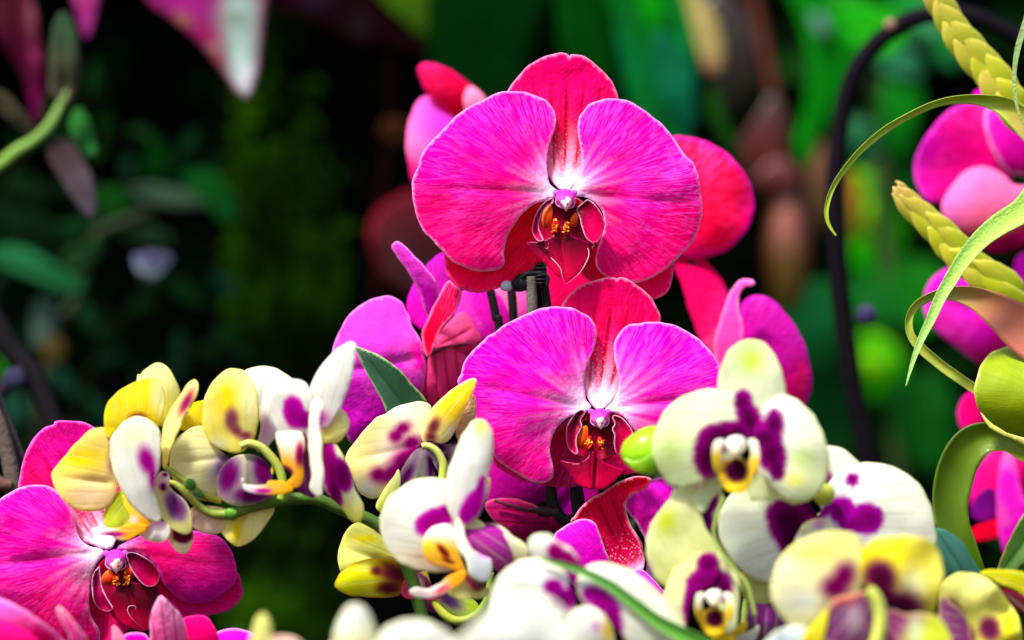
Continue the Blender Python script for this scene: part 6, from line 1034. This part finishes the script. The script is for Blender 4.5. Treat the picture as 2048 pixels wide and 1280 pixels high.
petal('rim', pt, G5, [(240, 250), (300, 190), (350, 200), (380, 260), (340, 300), (270, 300)], base=(310, 300), mat=M_LEAF, z=60, bow=14, sp=12, col=yelf(A((.10, .02, .01)), A((.12, .004, .01)), along=None, rim=None))
tube('tendril', pt, G5, [(300, -20), (280, -120), (240, -300), (180, -500)], 12, M_STEM, (.10, .02, .01), z=0)
petal('second_pitcher', pt, G5, [(400, 160), (440, 120), (480, 180), (500, 330), (470, 430), (420, 400), (400, 280)], base=(440, 430), tip=(440, 120), mat=M_LEAF, z=-60, bow=20, cup=-14, sp=14, col=yelf(A((.06, .03, .005)), A((.16, .045, .012)), along=None, rim=None))
petal('dark_lid', pt, G5, [(60, -300), (160, -340), (260, -200), (260, -60), (180, 40), (110, 0), (120, -150)], base=(160, 30), tip=(110, -320), mat=M_LEAF, z=-80, bow=20, sp=14, col=yelf(A((.010, .001, .0005)), A((.02, .003, .001)), along=None, rim=None))
# bright lit leaves behind the right flowers
rb_ = thing('bright_shrub', F7, (350, 900), zd(1.75), 'brightly lit green shrub behind the black wire arch', 'shrub', 'blurred shrubs behind')
tube('stem', rb_, F7, [(300, 300), (330, 900), (380, 1500), (420, 2600)], 16, M_STEM, (.05, .10, .02), z=-60)
RB = [([(200, 700), (280, 690), (360, 760), (420, 900), (400, 1050), (320, 1120), (230, 1080), (190, 900)], (300, 1120), (280, 690), (.01, .55, .002), (.16, .70, .004)),
      ([(240, 820), (330, 820), (350, 920), (280, 960), (240, 920)], (300, 960), (300, 820), (.36, .78, .004), (.3, .75, .004)),
      ([(180, 1360), (300, 1330), (400, 1400), (420, 1520), (340, 1600), (240, 1590), (190, 1480)], (300, 1600), (290, 1330), (.008, .48, .002), (.12, .6, .004)),
      ([(230, 1420), (330, 1420), (350, 1500), (270, 1520)], (300, 1530), (290, 1420), (.22, .7, .004), (.2, .65, .004)),
      ([(180, 480), (300, 500), (330, 600), (280, 660), (200, 620)], (220, 660), (300, 500), (.02, .16, .07), (.02, .14, .05)),
      ([(300, 200), (420, 190), (500, 260), (470, 320), (340, 290)], (310, 240), (490, 290), (.02, .16, .08), (.02, .16, .07)),
      ([(360, -60), (560, -40), (600, 100), (500, 160), (400, 120)], (380, 0), (560, 140), (.003, .24, .02), (.06, .22, .12)),
      ([(540, 150), (640, 140), (680, 220), (620, 280), (550, 240)], (560, 160), (640, 270), (.004, .14, .02), (.01, .12, .04)),
      ([(200, 1100), (420, 1140), (470, 1260), (330, 1330), (200, 1280)], (220, 1120), (440, 1280), (.003, .12, .01), (.004, .14, .01)),
      ([(160, 720), (220, 700), (260, 820), (230, 950), (170, 940)], (200, 700), (210, 950), (.24, .10, .01), (.14, .12, .01)),
      ([(20, -40), (200, -60), (300, 60), (260, 200), (120, 180), (60, 80)], (40, 0), (260, 190), (.008, .17, .01), (.02, .3, .01)),
      ([(340, 320), (480, 340), (470, 480), (400, 640), (330, 540)], (400, 330), (400, 640), (.001, .16, .004), (.001, .12, .003)),
      ([(420, 600), (460, 700), (440, 800), (400, 760)], (430, 600), (430, 800), (.006, .14, .01), (.006, .14, .01)),
      ([(0, 1500), (160, 1460), (240, 1700), (160, 1850), (20, 1800)], (40, 1500), (180, 1850), (.004, .09, .012), (.004, .06, .01)),
      ([(380, 1050), (560, 1060), (600, 1260), (480, 1340), (400, 1240)], (420, 1060), (500, 1330), (.004, .12, .004), (.004, .16, .004)),
      ([(-120, 1180), (60, 1120), (200, 1180), (160, 1420), (0, 1480)], (0, 1140), (100, 1440), (.003, .10, .02), (.003, .09, .015)),
      ([(360, 1560), (560, 1500), (640, 1700), (560, 1900), (400, 1800)], (400, 1560), (560, 1860), (.001, .06, .004), (.001, .08, .004)),
      ([(700, 1780), (900, 1760), (960, 1900), (840, 2000), (720, 1940)], (720, 1800), (900, 1960), (.03, .11, .09), (.02, .08, .05)),
      ([(960, 1000), (1010, 1000), (1000, 1240), (960, 1240)], (980, 1000), (980, 1240), (.1, .3, .02), (.1, .3, .02))]
for i, (pts, b, t_, c1, c2) in enumerate(RB): bleaf('x', 1.75, F7, pts, b, t_, c1, c2, parent=rb_, z=(i*53 % 300)-150)

# hanging moss (uncountable), foliage wall, ground, added shade bank
def leaf_cloud(name, label, cat, pts, size, mat, colf, seed, lenf=2.4):
    rr = random.Random(seed); V = []; Fc = []; pg = []
    for p in pts:
        s = size*rr.uniform(.5, 1.4); th = rr.uniform(0, 6.28); ph = rr.uniform(-1.0, 1.0)
        d = Vector((math.cos(th)*math.cos(ph), math.sin(th)*math.cos(ph)*.8, math.sin(ph)-.5)).normalized()
        n = d.cross(Vector((rr.uniform(-1, 1), rr.uniform(-1, 1), rr.uniform(-1, 1)))).normalized()
        i = len(V); a = Vector(p)
        u = n.cross(d)
        V += [tuple(a), tuple(a+d*s*lenf*.45+n*s*.5+u*s*.12), tuple(a+d*s*lenf), tuple(a+d*s*lenf*.45-n*s*.5+u*s*.12)]
        Fc += [(i, i+1, i+2), (i, i+2, i+3)]
        c = colf(rr, p); pg += [c]*4
    z = np.zeros((len(V), 2)); m = np.zeros((len(V), 3))
    o = link_mesh(name, V, Fc, mat, None, z, z, np.array(pg), m)
    tag(o, label, cat, kind='stuff'); return o
rr = random.Random(5); pts = []
for k in range(16):
    x0 = rr.choice([rr.uniform(470, 560), rr.uniform(590, 700)]); y0 = rr.uniform(-50, 350); z0 = zd(1.62)+rr.uniform(-300, 100); x = x0
    for j in range(150):
        y = y0+j*9.5; x += rr.uniform(-4, 4)
        if noise.noise(Vector((k*3.1, y*.006, 0))) < -.12: continue
        for _ in range(3): pts.append(tuple(P(x+rr.gauss(0, 11), y+rr.uniform(-6, 6), z0+rr.gauss(0, 20))))
leaf_cloud('hanging_moss', 'fine dark green moss strands hanging in the shade left of the flowers', 'moss', pts, .0034, M_SHADE, lambda r, p: tuple(np.array((.13, .42, .004))*max(.08, 1.2*noise.noise(Vector(p)*22)+.25)*r.uniform(.4, 1.5)), 3)
pts = []
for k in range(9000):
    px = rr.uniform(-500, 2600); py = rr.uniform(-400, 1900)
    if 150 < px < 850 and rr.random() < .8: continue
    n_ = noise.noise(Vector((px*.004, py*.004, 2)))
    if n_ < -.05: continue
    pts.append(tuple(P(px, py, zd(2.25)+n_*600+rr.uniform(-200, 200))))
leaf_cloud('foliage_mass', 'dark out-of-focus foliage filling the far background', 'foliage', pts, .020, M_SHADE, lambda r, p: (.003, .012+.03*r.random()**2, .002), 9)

def earth_mat(name, c1, c2, sc_=9):
    m = bpy.data.materials.new(name); m.use_nodes = True; nt = m.node_tree; pr = nt.nodes['Principled BSDF']
    tc = N(nt, 'ShaderNodeTexCoord'); no = N(nt, 'ShaderNodeTexNoise'); no.inputs['Scale'].default_value = sc_; no.inputs['Detail'].default_value = 8
    rp = N(nt, 'ShaderNodeValToRGB'); rp.color_ramp.elements[0].position = .35; rp.color_ramp.elements[1].position = .7
    rp.color_ramp.elements[0].color = (*c1, 1); rp.color_ramp.elements[1].color = (*c2, 1)
    nt.links.new(tc.outputs['Object'], no.inputs['Vector']); nt.links.new(no.outputs[0], rp.inputs[0]); nt.links.new(rp.outputs[0], pr.inputs['Base Color'])
    bp = N(nt, 'ShaderNodeBump'); bp.inputs['Strength'].default_value = .8; bp.inputs['Distance'].default_value = .02; nt.links.new(no.outputs[0], bp.inputs['Height']); nt.links.new(bp.outputs[0], pr.inputs['Normal'])
    pr.inputs['Roughness'].default_value = .95; pr.inputs['Specular IOR Level'].default_value = .1
    return m
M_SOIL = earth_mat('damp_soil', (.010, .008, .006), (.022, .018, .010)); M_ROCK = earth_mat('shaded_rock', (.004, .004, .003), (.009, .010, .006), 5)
# ground sheet
n = 60; V = []; Fc = []
for j in range(n+1):
    for i in range(n+1):
        u = (i/n*2-1); v = (j/n*2-1); x = math.copysign(abs(u)**3*60, u); y = math.copysign(abs(v)**3*60, v)
        V.append((x, y, .45+.03*noise.noise(Vector((x*1.5, y*1.5, 0)))))
for j in range(n):
    for i in range(n): a = j*(n+1)+i; Fc.append((a, a+1, a+n+2, a+n+1))
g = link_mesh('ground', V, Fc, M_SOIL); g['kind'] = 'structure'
# added rock bank; its overhang, out of frame, is shaped to shade the background
V = []; Fc = []; prof = [(1.75, .40), (1.85, .9), (1.85, 1.2), (1.6, 1.38), (1.3, 1.44), (1.0, 1.47), (.75, 1.5), (.5, 1.53), (.25, 1.55)]
NX = 400; PR = catmull(prof, 5)
for j, (y, z) in enumerate(PR):
    for i in range(NX+1):
        x = (i/NX*2-1)*5; f = noise.noise(Vector((x*.9, z*1.1, y)))*.18+noise.noise(Vector((x*3, z*3, y*3)))*.05
        k = 1/(1+math.exp(-(x+.02)/.03)) if x < .5 else 1; yy = y if y > 1.3 else 1.3-(1.3-y)*(1-.85*k)
        V.append((x, yy+f*.5, z+f*.15))
for j in range(len(PR)-1):
    for i in range(NX): a = j*(NX+1)+i; Fc.append((a, a+1, a+NX+2, a+NX+1))
b_ = link_mesh('added_shade_bank', V, Fc, M_ROCK); b_['kind'] = 'structure'
